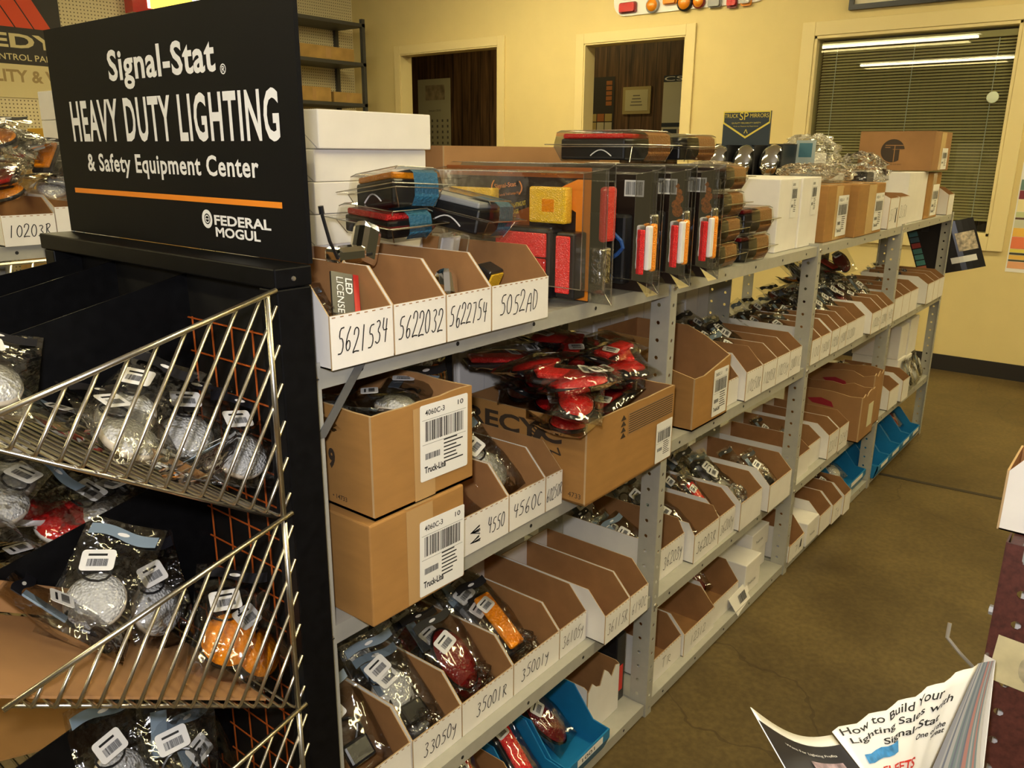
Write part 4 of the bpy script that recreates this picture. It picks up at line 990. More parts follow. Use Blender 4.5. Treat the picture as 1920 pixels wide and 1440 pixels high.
# ------------------------------------------------------------------ black display rack with wire bins
RK = thing('display_rack', 'black metal end display rack with sloped wire bins and header sign', 'display rack', (0, 0, 0))
YB = .565
mb = MB(); mb.box(-1.0, -.036, 1.188, -.949, YB, 1.211); mb.build('top_beam', BLACK, RK, bevel=.002)
mb = MB(); mb.T = Matrix.Translation((-.975, -.036, 1.198)) @ Matrix.Rotation(R(90), 4, 'X'); mb.lathe([(.003, 0), (.0025, .0015), (0, .002)], 8); mb.build('top_screw', BOLT, RK)
mb = MB(); mb.box(-.997, -.034, .0005, -.949, .0, 1.187); mb.build('right_post', BLACK, RK, bevel=.002)
mb = MB(); mb.box(-.997, .53, .0005, -.949, .562, 1.187); mb.build('left_post', BLACK, RK, bevel=.002)
mb = MB(); mb.box(-.957, .001, .03, -.950, .529, 1.186); mb.build('back_panel', mat('dull_black_panel', (.008, .0075, .007), .6, noise=.3, nscale=20, spec=.2), RK)
mb = MB(); mb.box(-1.33, -.03, .0005, -.998, .56, .06); mb.build('base', BLACK, RK, bevel=.003)
mb = MB()
for k in range(12): mb.tube([(-.960, .03+.046*k, .10), (-.960, .03+.046*k, 1.12)], .0012, 5)
for k in range(23): mb.tube([(-.962, .005, .10+.0463*k), (-.962, .525, .10+.0463*k)], .0012, 5)
mb.build('orange_grid', RUSTO, RK)
SB = thing('header_sign', 'black header sign reading HEAVY DUTY LIGHTING on the display rack', 'sign', (-.947, 0, 1.2115))
mb = MB(); mb.box(-.003, -.032, 0, .003, .568, .295); mb.build('panel', BLACKS, SB)
X, Y = (0, -1, 0), (0, 0, 1); xx = -.0035
mb = MB()
text_mb(mb, 'Signal-Stat', (xx, .383, .203), X, Y, .262, .052, 0, .025, 1.06); mb.build('brand_line', SIGNW, SB); mb = MB(); text_mb(mb, '®', (xx, .112, .211), X, Y, .012, .012, 0, .01)
mb.build('brand_line', SIGNW, SB); mb = MB()
text_mb(mb, 'HEAVY DUTY LIGHTING', (xx, .514, .135), X, Y, .510, .058, 0, .024, 1.12)
mb.build('title_line', SIGNW, SB); mb = MB()
text_mb(mb, '& Safety Equipment Center', (xx, .480, .086), X, Y, .430, .033, 0, .022, 1.08)
mb.build('subtitle_line', SIGNW, SB); mb = MB()
text_mb(mb, 'FEDERAL', (xx, .154, .0335), X, Y, .120, .0125, 0, .03); text_mb(mb, 'MOGUL', (xx, .153, .0185), X, Y, .096, .0125, 0, .03)
mb.build('lettering', SIGNW, SB)
mb = MB(); mb.T = Matrix.Translation((xx, .170, .040)) @ Matrix.Rotation(R(-90), 4, 'Y'); n = 24
for r0, r1 in ((.0, 0), (.0068, .0118), (.0038, .0052)):
    if r1: mb.lathe([(r0, 0), (r1, .0001)], n)
mb.box(-.0005, -.005, 0, .0005, .005, .0001); mb.build('emblem', SIGNW, SB)
mb = MB(); mb.box(xx-.0004, .010, .0605, -.0031, .533, .0675); mb.build('orange_rule', ORANGE, SB)
# tiers
BACKB = [.916, .650, .384]; 
def tier_line(zb, u): return Vector((-1.013 - .307*u, 0, zb + .003 + .184*u))       # bottom line: back -> apex
for ti, zb in enumerate(BACKB):
    zt = zb + .270; apex = tier_line(zb, 1.0)
    mb = MB(); r = .0021; y0 = -.040; nw = 16
    topb = Vector((-1.014, 0, zt)); topd = (Vector((apex.x, 0, apex.z+.008)) - topb)
    mb.tube([(topb.x+.010, y0-.003, topb.z+.003), (apex.x-.01, y0-.003, apex.z+.006)], .0031, 7)
    mb.tube([(-1.015, y0-.001, zb-.002), (-1.015, y0-.001, zt+.0)], .0036, 7)
    for k in range(nw):
        b = tier_line(zb, (k+.25)/nw)
        dv = Vector((.50, 0, .866)).normalized()
        # meet top line or the back rod
        A = b; n_ = Vector((-topd.z, 0, topd.x)); den = dv.dot(n_); tt = (topb-A).dot(n_)/den
        tb = (-1.003 - A.x)/dv.x
        tt = min(tt, tb)
        e = A + dv*tt
        mb.tube([(A.x, .50, A.z), (A.x, y0+.008, A.z), (A.x+.0005, y0+.002, A.z+.001), (A.x+.002, y0, A.z+.005), (e.x, y0, e.z)], r, 6)
    for yy in (-.022, .2, .45):
        p = tier_line(zb, 0); q = apex; mb.tube([(p.x, yy, p.z-.005), (q.x, yy, q.z-.005)], .0026, 6)
    mb.build('wire_basket', BRASS, RK, smooth=True, label='brassy wire basket')
    for yy in (.222, .418):
        mb = MB(); mb.prism([(-.958, zb+.03), (-1.30, zb+.172), (-1.315, zb+.186), (-.958, zt-.008)], yy-.001, yy+.001, 'y'); mb.build('divider', BLACK, RK)
    mb = MB(); mb.prism([(-.958, zb+.03), (-1.30, zb+.192), (-1.315, zb+.205), (-.958, zt-.010)], .527, .529, 'y'); mb.build('divider', BLACK, RK)

# ------------------------------------------------------------------ bagged parts
def bag_proto(kind, w, l, th, header, lampf, lab=True):
    rnd = random.Random(kind)
    t = thing('bagged_part', 'prototype bag %s kept for copies' % kind, 'bagged lamp', (0, 0, 0))
    ph = [rnd.uniform(0, 6.28) for _ in range(6)]
    def surf(s):
        def fn(u, v):
            x = (u-.5)*w; y = v*l; e = max(0, 1-(2*u-1)**2)**.45 * max(0, math.sin(math.pi*min(v/.82, 1)))**.55
            wr = .10*math.sin(9*u+ph[0]+5*v)*math.sin(11*v+ph[1]) + .08*math.sin(17*v+7*u+ph[2])
            bend = .012*math.sin(3*v+ph[3])*(v-.3) + .004*math.sin(5*u+ph[4])*v
            return (x, y, s*(th/2*e*(1+wr)+.0004) + bend)
        return fn
    mb = MB(); mb.grid(surf(1), 9, 12); mb.grid(surf(-1), 9, 12); mb.build('film', FILM if rnd.random() < .6 else FILM2, t, smooth=True)
    if header is not None:
        mb = MB(); n = 12; yb = l*.88
        P = []
        for i in range(n+1):
            u = i/n; P.append(((u-.5)*w*.86, yb - .005 + .003*math.sin(u*6.28)))
        for i in range(n+1):
            u = 1-i/n; P.append(((u-.5)*w*.86, yb + .007 + .0025*math.sin(u*6.28)))
        mb.prism(P, .0012, .0020, 'z'); h = mb.build('header_strip', header, t)
        mb = MB(); mb.lathe([(0, .0022), (.004, .0022)], 10, 0, 1.7, .55, (0, yb+.001, 0)); mb.build('hang_slot', PAPER, h)
    if lab:
        mb = MB(); lw, lh = w*.40, w*.29; mb.T = Matrix.Translation((-w*.12, l*.62, th*.42)) @ Matrix.Rotation(R(14), 4, 'Z') @ Matrix.Rotation(R(-8), 4, 'X')
        mb.prism([(p[0]-lw/2, p[1]-lh/2) for p in rrect(lw, lh, .004, 3)], 0, .0004, 'z'); bars(mb, -lw*.3, -lh*.3, lw*.6, lh*.35, 5, 1, .0008); mb.box(-lw*.3, lh*.2, .0005, lw*.25, lh*.3, .0008, 1)
        mb.build('label', [PAPER, INK], t)
    lampf(t, w, l, th)
    return t
def lamp_round(m, base=CREAM, ring=BLACKP):
    def f(t, w, l, th):
        r = w*.36; c = (0, l*.34, -th*.30)
        mb = MB(); mb.lathe([(0, 0), (r, 0), (r*1.02, th*.15), (r*.98, th*.22)], 22, 0, 1, 1, c); b = mb.build('lamp_base', base, t, smooth=True)
        mb = MB(); mb.lathe([(r*.98, th*.22), (r*.9, th*.36), (r*.6, th*.52), (0, th*.58)], 22, 0, 1, 1, c); mb.build('lamp_lens', m, t, smooth=True)
        mb = MB(); mb.tube([(c[0]+r*.55*math.cos(a)-.01, c[1]+r*.9+r*.35*math.sin(a), th*.25) for a in [i*.52 for i in range(13)]], .0014, 6); mb.build('gasket_ring', ring, t)
    return f
def lamp_oval(m, base=BLACKP):
    def f(t, w, l, th):
        c = (0, l*.42, -th*.25)
        mb = MB(); mb.lathe([(0, 0), (w*.34, 0), (w*.35, th*.2)], 22, 0, 1, 1.75, c); mb.build('lamp_base', base, t, smooth=True)
        mb = MB(); mb.lathe([(w*.33, th*.2), (w*.3, th*.4), (w*.15, th*.52), (0, th*.54)], 22, 0, 1, 1.75, c); mb.build('lamp_lens', m, t, smooth=True)
    return f
def lamp_bar(m, base=BLACKP):
    def f(t, w, l, th):
        mb = MB(); mb.box(-w*.28, l*.08, -th*.3, w*.28, l*.78, 0); mb.build('lamp_base', base, t, bevel=.003)
        mb = MB(); mb.box(-w*.22, l*.12, 0.0003, w*.22, l*.74, th*.32); mb.build('lamp_lens', m, t, bevel=.004)
    return f
def plug_part(t, w, l, th):
    mb = MB(); mb.box(-w*.2, l*.1, -th*.25, w*.25, l*.32, th*.25); mb.build('plug', BLACKP, t, bevel=.004)
    mb = MB(); mb.tube([(w*.25*math.cos(a*.9), l*.35+l*.16*math.sin(a)+l*.03*a/3, th*.1*math.sin(a*2)) for a in [i*.4 for i in range(18)]], .002, 6); mb.build('lead', BLACKP, t)
    mb = MB(); mb.box(-w*.35, l*.5, 0, -w*.15, l*.85, .002); mb.build('paper_strip', BLUEG, t)
def bracket_part(t, w, l, th):
    mb = MB(); mb.T = Matrix.Rotation(R(10), 4, 'Z'); mb.box(-w*.3, l*.1, -th*.2, w*.3, l*.5, -th*.2+.003); mb.box(-w*.3, l*.1, -th*.2, -w*.3+.003, l*.5, th*.25); mb.box(w*.3-.003, l*.1, -th*.2, w*.3, l*.5, th*.25); mb.build('bracket', CHROME, t, bevel=.001)
PR = {}
PR['clear'] = bag_proto('round clear lamp', .085, .135, .034, HEADER, lamp_round(CLEARL))
PR['clearb'] = bag_proto('round clear lamp grey', .085, .135, .030, BLUEG, lamp_round(CLEARL, CREAM))
PR['amber'] = bag_proto('round amber lamp', .085, .135, .036, HEADER, lamp_round(AMBER, BLACKP))
PR['red'] = bag_proto('round red lamp', .085, .135, .034, HEADER, lamp_round(RED, PAPER))
PR['oval'] = bag_proto('oval red lamp', .085, .17, .034, HEADER, lamp_oval(RED))
PR['redbar'] = bag_proto('red bar lamp', .07, .16, .030, HEADER, lamp_bar(REDB))
PR['amberbar'] = bag_proto('amber bar lamp', .07, .15, .028, HEADER, lamp_bar(AMBER))
PR['plug'] = bag_proto('plug lead', .085, .14, .030, HEADER, plug_part)
PR['plugb'] = bag_proto('plug lead blue', .085, .14, .026, BLUEG, plug_part)
PR['bracket'] = bag_proto('bracket', .08, .12, .03, HEADER, bracket_part, lab=False)
PR['dark'] = bag_proto('dark lamp', .085, .14, .034, HEADER, lamp_oval(DKRED))
PR['silver'] = bag_proto('silver part', .08, .12, .034, BLUEG, lamp_bar(SILVER, GREYP))
USED = set()
WHAT = {'clear': 'bagged round clear lamp with black header', 'clearb': 'bagged round clear lamp with grey header', 'amber': 'bagged round amber lamp', 'red': 'bagged round red lamp',
        'oval': 'bagged oval red lamp', 'redbar': 'bagged red bar lamp', 'amberbar': 'bagged amber bar lamp', 'plug': 'bagged black plug lead', 'plugb': 'bagged plug lead with blue strip',
        'bracket': 'bagged chrome bracket', 'dark': 'bagged dark red lamp', 'silver': 'bagged silvery part'}
def bag(kind, loc, rx, ry, rz, where, group=None, s=1.0):
    label = WHAT[kind] + ' ' + where
    p = PR[kind]; rot = Euler((R(rx), R(ry), R(rz)), 'XYZ')
    if kind not in USED:
        USED.add(kind); p.location = loc; p.rotation_euler = rot; LABELS.pop(p['label'], None)
        tag(p, label, 'bagged lamp', group); c = p
    else:
        c = copy_tree(p, loc, rot, label, 'bagged lamp', group)
    c.scale = (s, s, s)
    return c
# bags leaning in a bin: header end up and back
SPOT = {2: ['at the front', 'at the back'], 3: ['at the front', 'in the middle', 'at the back'],
        4: ['at the front', 'second from the front', 'third from the front', 'at the back'],
        5: ['at the very front', 'second from the front', 'in the middle', 'second from the back', 'at the very back'],
        6: ['at the very front', 'second from front', 'third from front', 'third from back', 'second from back', 'at the very back']}
def fill(key, kinds, name, pitch=None, up=.0, s=1.0, y0=.035, y1=.20, group=None, seed=1):
    b = BINS[key]; w = b['bw']; rnd = random.Random(key+str(seed)); n = len(kinds)
    for i, kd in enumerate(kinds):
        f = i/max(1, n-1); y = b['by'] + y0 + (y1-y0)*f
        rx = (pitch if pitch is not None else 38) + rnd.uniform(-8, 8)
        bx = b['bx'] + w/2 + rnd.uniform(-.12, .12)*max(0, w-.085*s)
        zb = b['bz'] + .022 + .012*f + up
        where = ('in %s ' % name) + (SPOT[n][i] if n in SPOT else '')
        if group: where = 'in ' + name
        bag(kd, (bx, y, zb), rx, rnd.uniform(-6, 6), rnd.uniform(-10, 10), where.strip(), group, s)
fill('f0', ['plugb', 'clearb', 'plug', 'silver'], 'the lower left bin', s=1.25, up=.01)
fill('f1', ['plugb', 'clearb', 'plug', 'silver', 'plugb', 'clear'], 'bin 33050Y', s=1.3, y0=.03, up=.012)
fill('f2', ['dark', 'plug', 'bracket', 'plugb', 'red', 'dark'], 'bin 35001R', s=1.25, y0=.03, up=.012)
fill('f3', ['amberbar', 'silver', 'plug', 'plugb', 'clearb', 'plug'], 'bin 35001Y', s=1.35, y0=.03, up=.012)
fill('b1', ['oval', 'clearb', 'plugb', 'silver'], 'bin 4550', s=1.2, up=.01)
fill('b2', ['clearb', 'plug', 'silver', 'clear'], 'bin 4560C', up=.02, y0=.04, s=1.25)
fill('a1', ['silver', 'plug'], 'bin 5621534', y0=.06, y1=.14, s=.85)
fill('c0', ['silver', 'plug'], 'the bin behind the kraft carton')
fill('c1', ['plug', 'silver', 'plug'], 'bin 10250R', pitch=35, y0=.10, y1=.2, up=.03, s=1.15)
fill('c2', ['clearb', 'dark', 'plug'], 'bin 10205R', y0=.05, up=.025, s=1.15)
fill('c3', ['plug', 'silver', 'dark'], 'bin 10275Y', y0=.1, up=.03, s=1.15)
fill('c4', ['clear', 'dark'], 'bin 20011C', pitch=48, y0=.14)
fill('g1', ['plugb', 'silver', 'bracket', 'plug'], 'bin 36203Y', s=1.2)
fill('g2', ['plugb', 'bracket', 'clear', 'plug'], 'bin 36203R', s=1.25)
fill('g3', ['redbar', 'plug'], 'bin 36200Y', up=.02, y0=.04, y1=.12)
fill('g4', ['clear', 'silver', 'bracket', 'plug', 'plugb'], 'the headlamp bin', up=.03, s=1.35)
fill('g5', ['plug', 'bracket'], 'the bin at the third post', up=.02, y0=.02, y1=.1)
for i in range(9):
    fill('d%d' % i, [['dark', 'plug', 'silver'], ['silver', 'dark', 'clearb'], ['plug', 'bracket', 'dark']][i % 3] + (['bracket', 'dark'] if i > 3 else []), 'a third bay second shelf bin', group='bags heaped in the third bay bins', s=1.15, up=.012 + (.03 if i > 3 else 0), y0=.06)
for i in range(6):
    fill('e%d' % i, [['dark', 'plug', 'silver'], ['plug', 'dark', 'clearb'], ['dark', 'bracket', 'plug']][i % 3], 'a last bay bin, second shelf', group='bags heaped in the last bay bins', up=.012, y0=.05)
fill('h2', ['silver', 'plug', 'bracket'], 'the low third bay bin', group='bags in the low third bay bins')
fill('i1', ['redbar', 'dark', 'red'], 'the low far bin', up=.02, group='bags in the low far bin')
fill('k3', ['silver', 'dark'], 'the last low bins of the third bay', up=.015, y0=.1, group='bags in the last low bins')
fill('k4', ['dark', 'clear'], 'the last low bins of the third bay', up=.02, group='bags in the last low bins')
fill('a6', ['clearb', 'plug'], 'the small bin marked 2150', up=.06, y0=.06)
fill('a5', ['red', 'plug'], 'the small bin with a black bar', up=.05, y0=.06)
fill('a7', ['plug', 'dark'], 'the far end top bin', up=.04, y0=.06)
fill('j3', ['dark', 'amber', 'plug'], 'the flap front bin', up=.02, y0=.06)
fill('l0', ['redbar', 'clear'], 'the bottom left bin', up=.02, y0=.03, y1=.1)
# heap behind the third bay bins
rnd = random.Random(5)
for i in range(16):
    bag(rnd.choice(['dark', 'silver', 'redbar', 'bracket', 'silver', 'amberbar', 'plug']), (1.32+.5*rnd.random(), .17+.08*rnd.random(), .845+.05*rnd.random()), rnd.uniform(-20, 50), rnd.uniform(-25, 25), rnd.uniform(-70, 70), 'heaped at the back of the third bay', group='bags in the heap of the third bay')
# red lamps heap in the big carton
rnd = random.Random(21)
tiers = [('lowest layer', .876, 8), ('second layer', .902, 8), ('third layer', .926, 8), ('top layer', .95, 6)]
SPOTN = ['front left', 'front centre', 'front right', 'centre left', 'centre right', 'back left', 'back centre', 'back right']
for ln, zz, n in tiers:
    for i in range(n):
        sp = 0 if n == 8 else (.02 if n == 6 else .05)
        x = -.35+sp + (.30-2*sp)*((i*3) % n)/(n-1) + rnd.uniform(-.015, .015); y = -.01+sp + (.23-2*sp)*(i/(n-1)) + rnd.uniform(-.01, .01)
        rz = rnd.uniform(40, 140) if i % 2 else rnd.uniform(-140, -40); L_ = .085*1.15; a_ = R(rz)
        bag(['redbar', 'redbar', 'oval'][(i+n) % 3], (x+math.sin(a_)*L_, y-math.cos(a_)*L_, zz+rnd.uniform(-.006, .006)), rnd.uniform(-8, 8), rnd.uniform(-14, 14), rz, 'in the red lamp carton, %s of %s' % (SPOTN[i], ln), s=1.15)
# open 4060C carton
for i, (k, p, rx, rz, lb) in enumerate([('clearb', (-.82, .0, .965), 12, 20, 'near corner'), ('plugb', (-.76, .04, .975), 8, -60, 'middle'), ('clear', (-.80, .06, .98), 10, 60, 'back'), ('clearb', (-.70, .03, .965), 5, 95, 'right edge'), ('clear', (-.74, -.01, .985), 6, 35, 'on top')]):
    bag(k, p, rx, 4, rz, 'in the open 4060C-3 carton, ' + lb)
# standing bag between the cartons
for i, (k, p, rx, rz) in enumerate([('plugb', (-.60, .12, .80), 78, 5), ('plug', (-.55, .15, .82), 75, -8), ('plugb', (-.62, .18, .86), 70, 12)]):
    bag(k, p, rx, 0, rz, ['upright behind bin 4550', 'upright behind bin 4560C', 'upright at the rear of the second shelf'][i], s=1.2)
# bottom shelf blue bins
for (k, x, y, lb) in [('dark', -.27, .06, 'front of the blue bin 1001'), ('red', -.26, .14, 'middle of the blue bin 1001'), ('clear', -.25, .2, 'back of the blue bin 1001'), ('redbar', -.42, .05, 'of the left blue bin')]:
    bag(k, (x, y-.02, .075), 35, 3, random.uniform(-15, 15), 'at the ' + lb if 'of the left' not in lb else 'in the blue bin left of 1001', s=1.2)
for (k, x, lb) in [('clear', 2.1, 'far'), ('plug', 2.28, 'far'), ('red', 2.45, 'far'), ('clearb', 1.66, 'far'), ('dark', 2.5, 'far'), ('plug', 1.95, 'far')]:
    bag(k, (x, .05, .085), 32, 0, random.uniform(-20, 20), 'in a far blue bin', group='bags in the far blue bins', s=1.1)
for (k, x, y, zz, rx) in [('plug', 2.40, .0, .31, 70), ('clear', 2.50, .0, .31, 68), ('plug', 2.60, .01, .31, 72), ('dark', 2.05, .12, .40, 30)]:
    bag(k, (x, y, zz), rx, 0, 8, 'hanging before the far white cartons', group='packs before the far white cartons')
# rack bags: tier 1 right compartment
def on_tier(ti, u, y, lift=.02):
    p = tier_line(BACKB[ti], u); return (p.x, y, p.z+lift)
TI = [('clearb', .05, .10, 30, 160, 'at the right end of the top wire bin'), ('clear', .22, .06, 35, -30, 'second from the post in the top wire bin'), ('plugb', .36, .09, 25, 40, 'third from the post in the top wire bin'),
      ('clear', .50, .07, 28, -60, 'in the middle of the top wire bin'), ('clearb', .66, .10, 30, 30, 'fourth from the post in the top wire bin'), ('clear', .82, .08, 25, -20, 'near the tip of the top wire bin'), ('plug', .95, .11, 20, 50, 'at the tip of the top wire bin'),
      ('clearb', .12, .15, 40, 20, 'behind the others in the top wire bin'), ('clear', .03, .02, 42, -15, 'lowest against the post in the top wire bin'), ('plugb', .16, .02, 35, 70, 'by the wires near the post, top wire bin'), ('clear', .42, .0, 30, 10, 'against the wires midway in the top wire bin')]
for (k, u, y, rx, rz, lb) in TI: bag(k, on_tier(0, u, y), rx, 20, rz, lb, s=1.05)
TI = [('amber', .02, .0, 48, 10, 'by the post in the second wire bin'), ('amber', .20, .02, 40, -30, 'second from the post in the second wire bin'), ('clear', .24, .13, 60, 10, 'behind the amber lamps in the second wire bin'),
      ('plug', .46, .10, 45, 60, 'in the middle of the second wire bin'), ('clearb', .62, .12, 40, -50, 'left of centre in the second wire bin')]
for (k, u, y, rx, rz, lb) in TI: bag(k, on_tier(1, u, y, .012), rx, 15, rz, lb, s=1.15)
TI = [('plugb', .15, .08, 60, 20, 'by the post in the lowest wire bin'), ('plug', .34, .09, 65, -15, 'second in the lowest wire bin'), ('clearb', .52, .1, 60, 10, 'third in the lowest wire bin')]
for (k, u, y, rx, rz, lb) in TI: bag(k, on_tier(2, u, y, .03), rx, 10, rz, lb, s=1.2)
# overflowing middle compartment of the second tier
rnd = random.Random(8); kk = ['clear', 'red', 'clearb', 'clear', 'red', 'plug', 'clearb', 'red', 'clear', 'plugb', 'clear', 'red', 'clearb', 'clear']
names = ['topmost', 'second topmost', 'upper left', 'upper right', 'centre left', 'centre', 'centre right', 'lower left', 'lower centre', 'lower right', 'far left', 'front edge', 'rear edge', 'lowest']
for i, k in enumerate(kk):
    u = .18 + .80*((i*5) % 14)/14; y = .27 + .11*rnd.random(); lift = .05 + .055*(1-u*.55) + .03*rnd.random()
    bag(k, on_tier(1, u, y, lift), rnd.uniform(0, 30), rnd.uniform(-5, 30), rnd.uniform(-90, 90), 'in the overflowing wire bin, ' + names[i], s=1.2)
# cardboard liners
def sheet(label, pts, m=KRAFT2):
    mb = MB(); mb.poly(pts); o = mb.build('cardboard_sheet', m, solid=.003); tag(o, label, 'cardboard')
p0, p1 = tier_line(BACKB[1], .12), tier_line(BACKB[1], 1.1)
sheet('brown cardboard sheet lining the second wire bin', [(p0.x, -.025, p0.z+.006), (p1.x, -.025, p1.z+.006), (p1.x, .21, p1.z+.008), (p0.x, .21, p0.z+.008)])
sheet('brown cardboard flap standing along the back of the second wire bin', [(p0.x-.06, .212, p0.z+.05), (p1.x, .212, p1.z+.012), (p1.x, .216, p1.z+.055), (p0.x-.06, .216, p0.z+.09)])
p0, p1 = tier_line(BACKB[2], .2), tier_line(BACKB[2], 1.0)
sheet('tan carton panel filling the lowest middle wire bin', [(p0.x, .235, p0.z+.11), (p1.x, .235, p1.z+.04), (p1.x, .40, p1.z+.05), (p0.x, .40, p0.z+.12)], KRAFT)

# loose things in the near bins
t = thing('led_license_packet', 'black and red packet reading LED LICENSE in bin 5621534', 'packet', (-.858, .018, 1.115), (R(62), R(14), R(-14)))
mb = MB(); mb.box(-.02, 0, 0, .02, .075, .004); mb.build('card', BLACKP, t); mb = MB(); mb.box(.012, 0, .0042, .02, .075, .0046); mb.build('red_band', mat('red_print', (.6, .03, .02), .5), t)
mb = MB(); text_mb(mb, 'LED', (.0, .068, .0045), (0, -1, 0), (1, 0, 0), .022, .010, 0, .02); mb.build('lettering', SIGNW, t); mb = MB(); text_mb(mb, 'LICENSE', (-.013, .068, .0045), (0, -1, 0), (1, 0, 0), .05, .010); mb.build('lettering', SIGNW, t)
t = thing('mirror_bracket', 'black and chrome mirror arm with a thin stem over the near bins', 'bracket', (-.80, .085, 1.192))
mb = MB(); mb.tube([(-.05, -.02, .065), (-.04, -.02, .03), (-.02, -.01, .005), (.0, .0, .0), (.05, .0, .004)], .0024, 7); mb.build('stem', BLACKP, t)
mb = MB(); mb.tube([(-.05, -.02, .066), (-.0515, -.02, .076)], .0036, 8); mb.build('tip', BLACKP, t)
mb = MB(); mb.box(-.02, -.015, -.004, .03, .02, .018); mb.build('clamp', CHROME, t, bevel=.006)
t = thing('chrome_lamp', 'chrome bullet lamp standing between the near bins and the packs', 'lamp', (-.757, .10, 1.178), (R(-10), R(25), 0))
mb = MB(); mb.box(-.02, -.015, 0, .02, .015, .065); mb.build('body', CHROME, t, bevel=.011)
t = thing('chrome_lamp', 'chrome bullet lamp lying at the front of bin 5622754', 'lamp', (-.652, .030, 1.118), (R(-20), R(28), R(10)))
mb = MB(); mb.box(-.016, -.016, 0, .016, .016, .055); mb.build('body', CHROME, t, bevel=.012)
for (x, y, zz, lb) in [(-.585, .09, 1.108, 'left'), (-.53, .07, 1.106, 'right')]:
    t = thing('marker_lamp', 'amber honeycomb marker lamp in bin 5052AD, ' + lb, 'lamp', (x, y, zz), (R(25), 0, R(10)))
    mb = MB(); mb.box(-.022, -.01, 0, .022, .02, .055); mb.build('body', BLACKP, t, bevel=.003); mb = MB(); mb.box(-.018, -.013, .006, .018, -.0102, .05); mb.build('lens', AMBERB, t)
t = thing('clear_pack', 'clear tray pack standing upright inside bin 5052AD', 'blister pack', (-.53, .16, 1.082), (R(12), 0, R(4)))
mb = MB(); mb.box(0, 0, 0, .055, .03, .12); mb.build('shell', SHELL, t, bevel=.006); mb = MB(); mb.box(.004, .02, .004, .051, .024, .112); mb.build('backing_card', PAPER, t)
t = thing('parts_carton', 'black carton with an orange wheel design behind the red lamps', 'box', (-.60, .21, .7075), (0, 0, 0))
mb = MB(); mb.box(0, 0, 0, .15, .08, .27); mb.build('body', BLACKP, t, bevel=.002)
mb = MB()
for r0 in (.008, .017, .026): mb.T = Matrix.Translation((.10, -.0006, .225)) @ Matrix.Rotation(R(90), 4, 'X'); mb.lathe([(r0, 0), (r0+.004, .0002)], 20)
mb.build('orange_rings', ORANGE, t)

# ------------------------------------------------------------------ crumpled plastic on the top shelf
def crumple(label, loc, sx, sy, sz, core=None, seed=1):
    rnd = random.Random(seed); t = thing('crumpled_bag', label, 'plastic bag', loc)
    n, m_ = 22, 14; mb = MB(); rows = []
    for j in range(m_+1):
        v = j/m_; row = []
        for i in range(n):
            a = 2*math.pi*i/n; r = math.sin(math.pi*(.02+.96*v))**.8 * rnd.uniform(.72, 1.12)
            row.append(mb.pt((sx*r*math.cos(a), sy*r*math.sin(a), max(.001, sz*(1-math.cos(math.pi*v))/2*rnd.uniform(.92, 1.08)))))
        rows.append(row)
    for a, b in zip(rows, rows[1:]):
        for i in range(n): mb.f.append([a[i], a[(i+1) % n], b[(i+1) % n], b[i]]); mb.m.append(0)
    mb.build('film', FILM2, t)
    if core:
        mb = MB(); mb.box(-sx*.5, -sy*.4, .006, sx*.4, sy*.4, sz*.5); mb.build('contents', core, t, bevel=.004)
    return t
crumple('crumpled plastic bag beside the mirror display', (1.03, .42, 1.261), .12, .09, .05, CREAM, 1)
o = carton('white_carton', 'white carton in the rear row holding up a crumpled bag', (1.78, Y2+.01, T0+.0005), .34, .24, .19, WHITE, tape=False)
crumple('tall crumpled plastic bag before the window blind', (1.95, .42, 1.27), .16, .12, .14, PAPER, 2)
crumple('flat plastic bag with a black lamp on the nearer kraft carton', (1.10, .13, 1.247), .09, .09, .06, GREYP, 3)
crumple('plastic bag with an orange tag on the farther kraft carton', (1.36, .14, 1.245), .10, .09, .06, PAPER, 4)
crumple('plastic bag of black parts drooping over the small bins', (1.70, .14, 1.21), .10, .10, .13, BLACKP, 5)
t = thing('catalogue_sheet', 'upright grey catalogue sheet beside the mirror display', 'sheet', (1.54, .262, 1.085), (0, R(4), R(8))); mb = MB(); mb.box(0, 0, 0, .002, .07, .30); mb.build('sheet', mat('grey_sheet', (.35, .42, .42), .4), t); mb = MB(); mb.box(-.0006, .012, .24, 0, .058, .29); mb.build('picture', mat('sheet_blue', (.05, .16, .22), .4), t)

crumple('crumpled clear bag at the front of bin 5621534', (-.878, .045, 1.083), .03, .045, .06, None, 12)
crumple('crumpled clear film at the front of bin 35001Y', (-.395, .085, .343), .045, .04, .055, SILVER, 13)
crumple('crumpled clear film at the front of bin 35001R', (-.545, .09, .343), .05, .04, .06, DKRED, 14)
crumple('crumpled clear film at the front of bin 33050Y', (-.69, .085, .343), .045, .04, .05, GREYP, 15)
crumple('crumpled clear film filling the front of the headlamp bin', (.565, .06, .322), .055, .05, .09, CLEARL, 16)

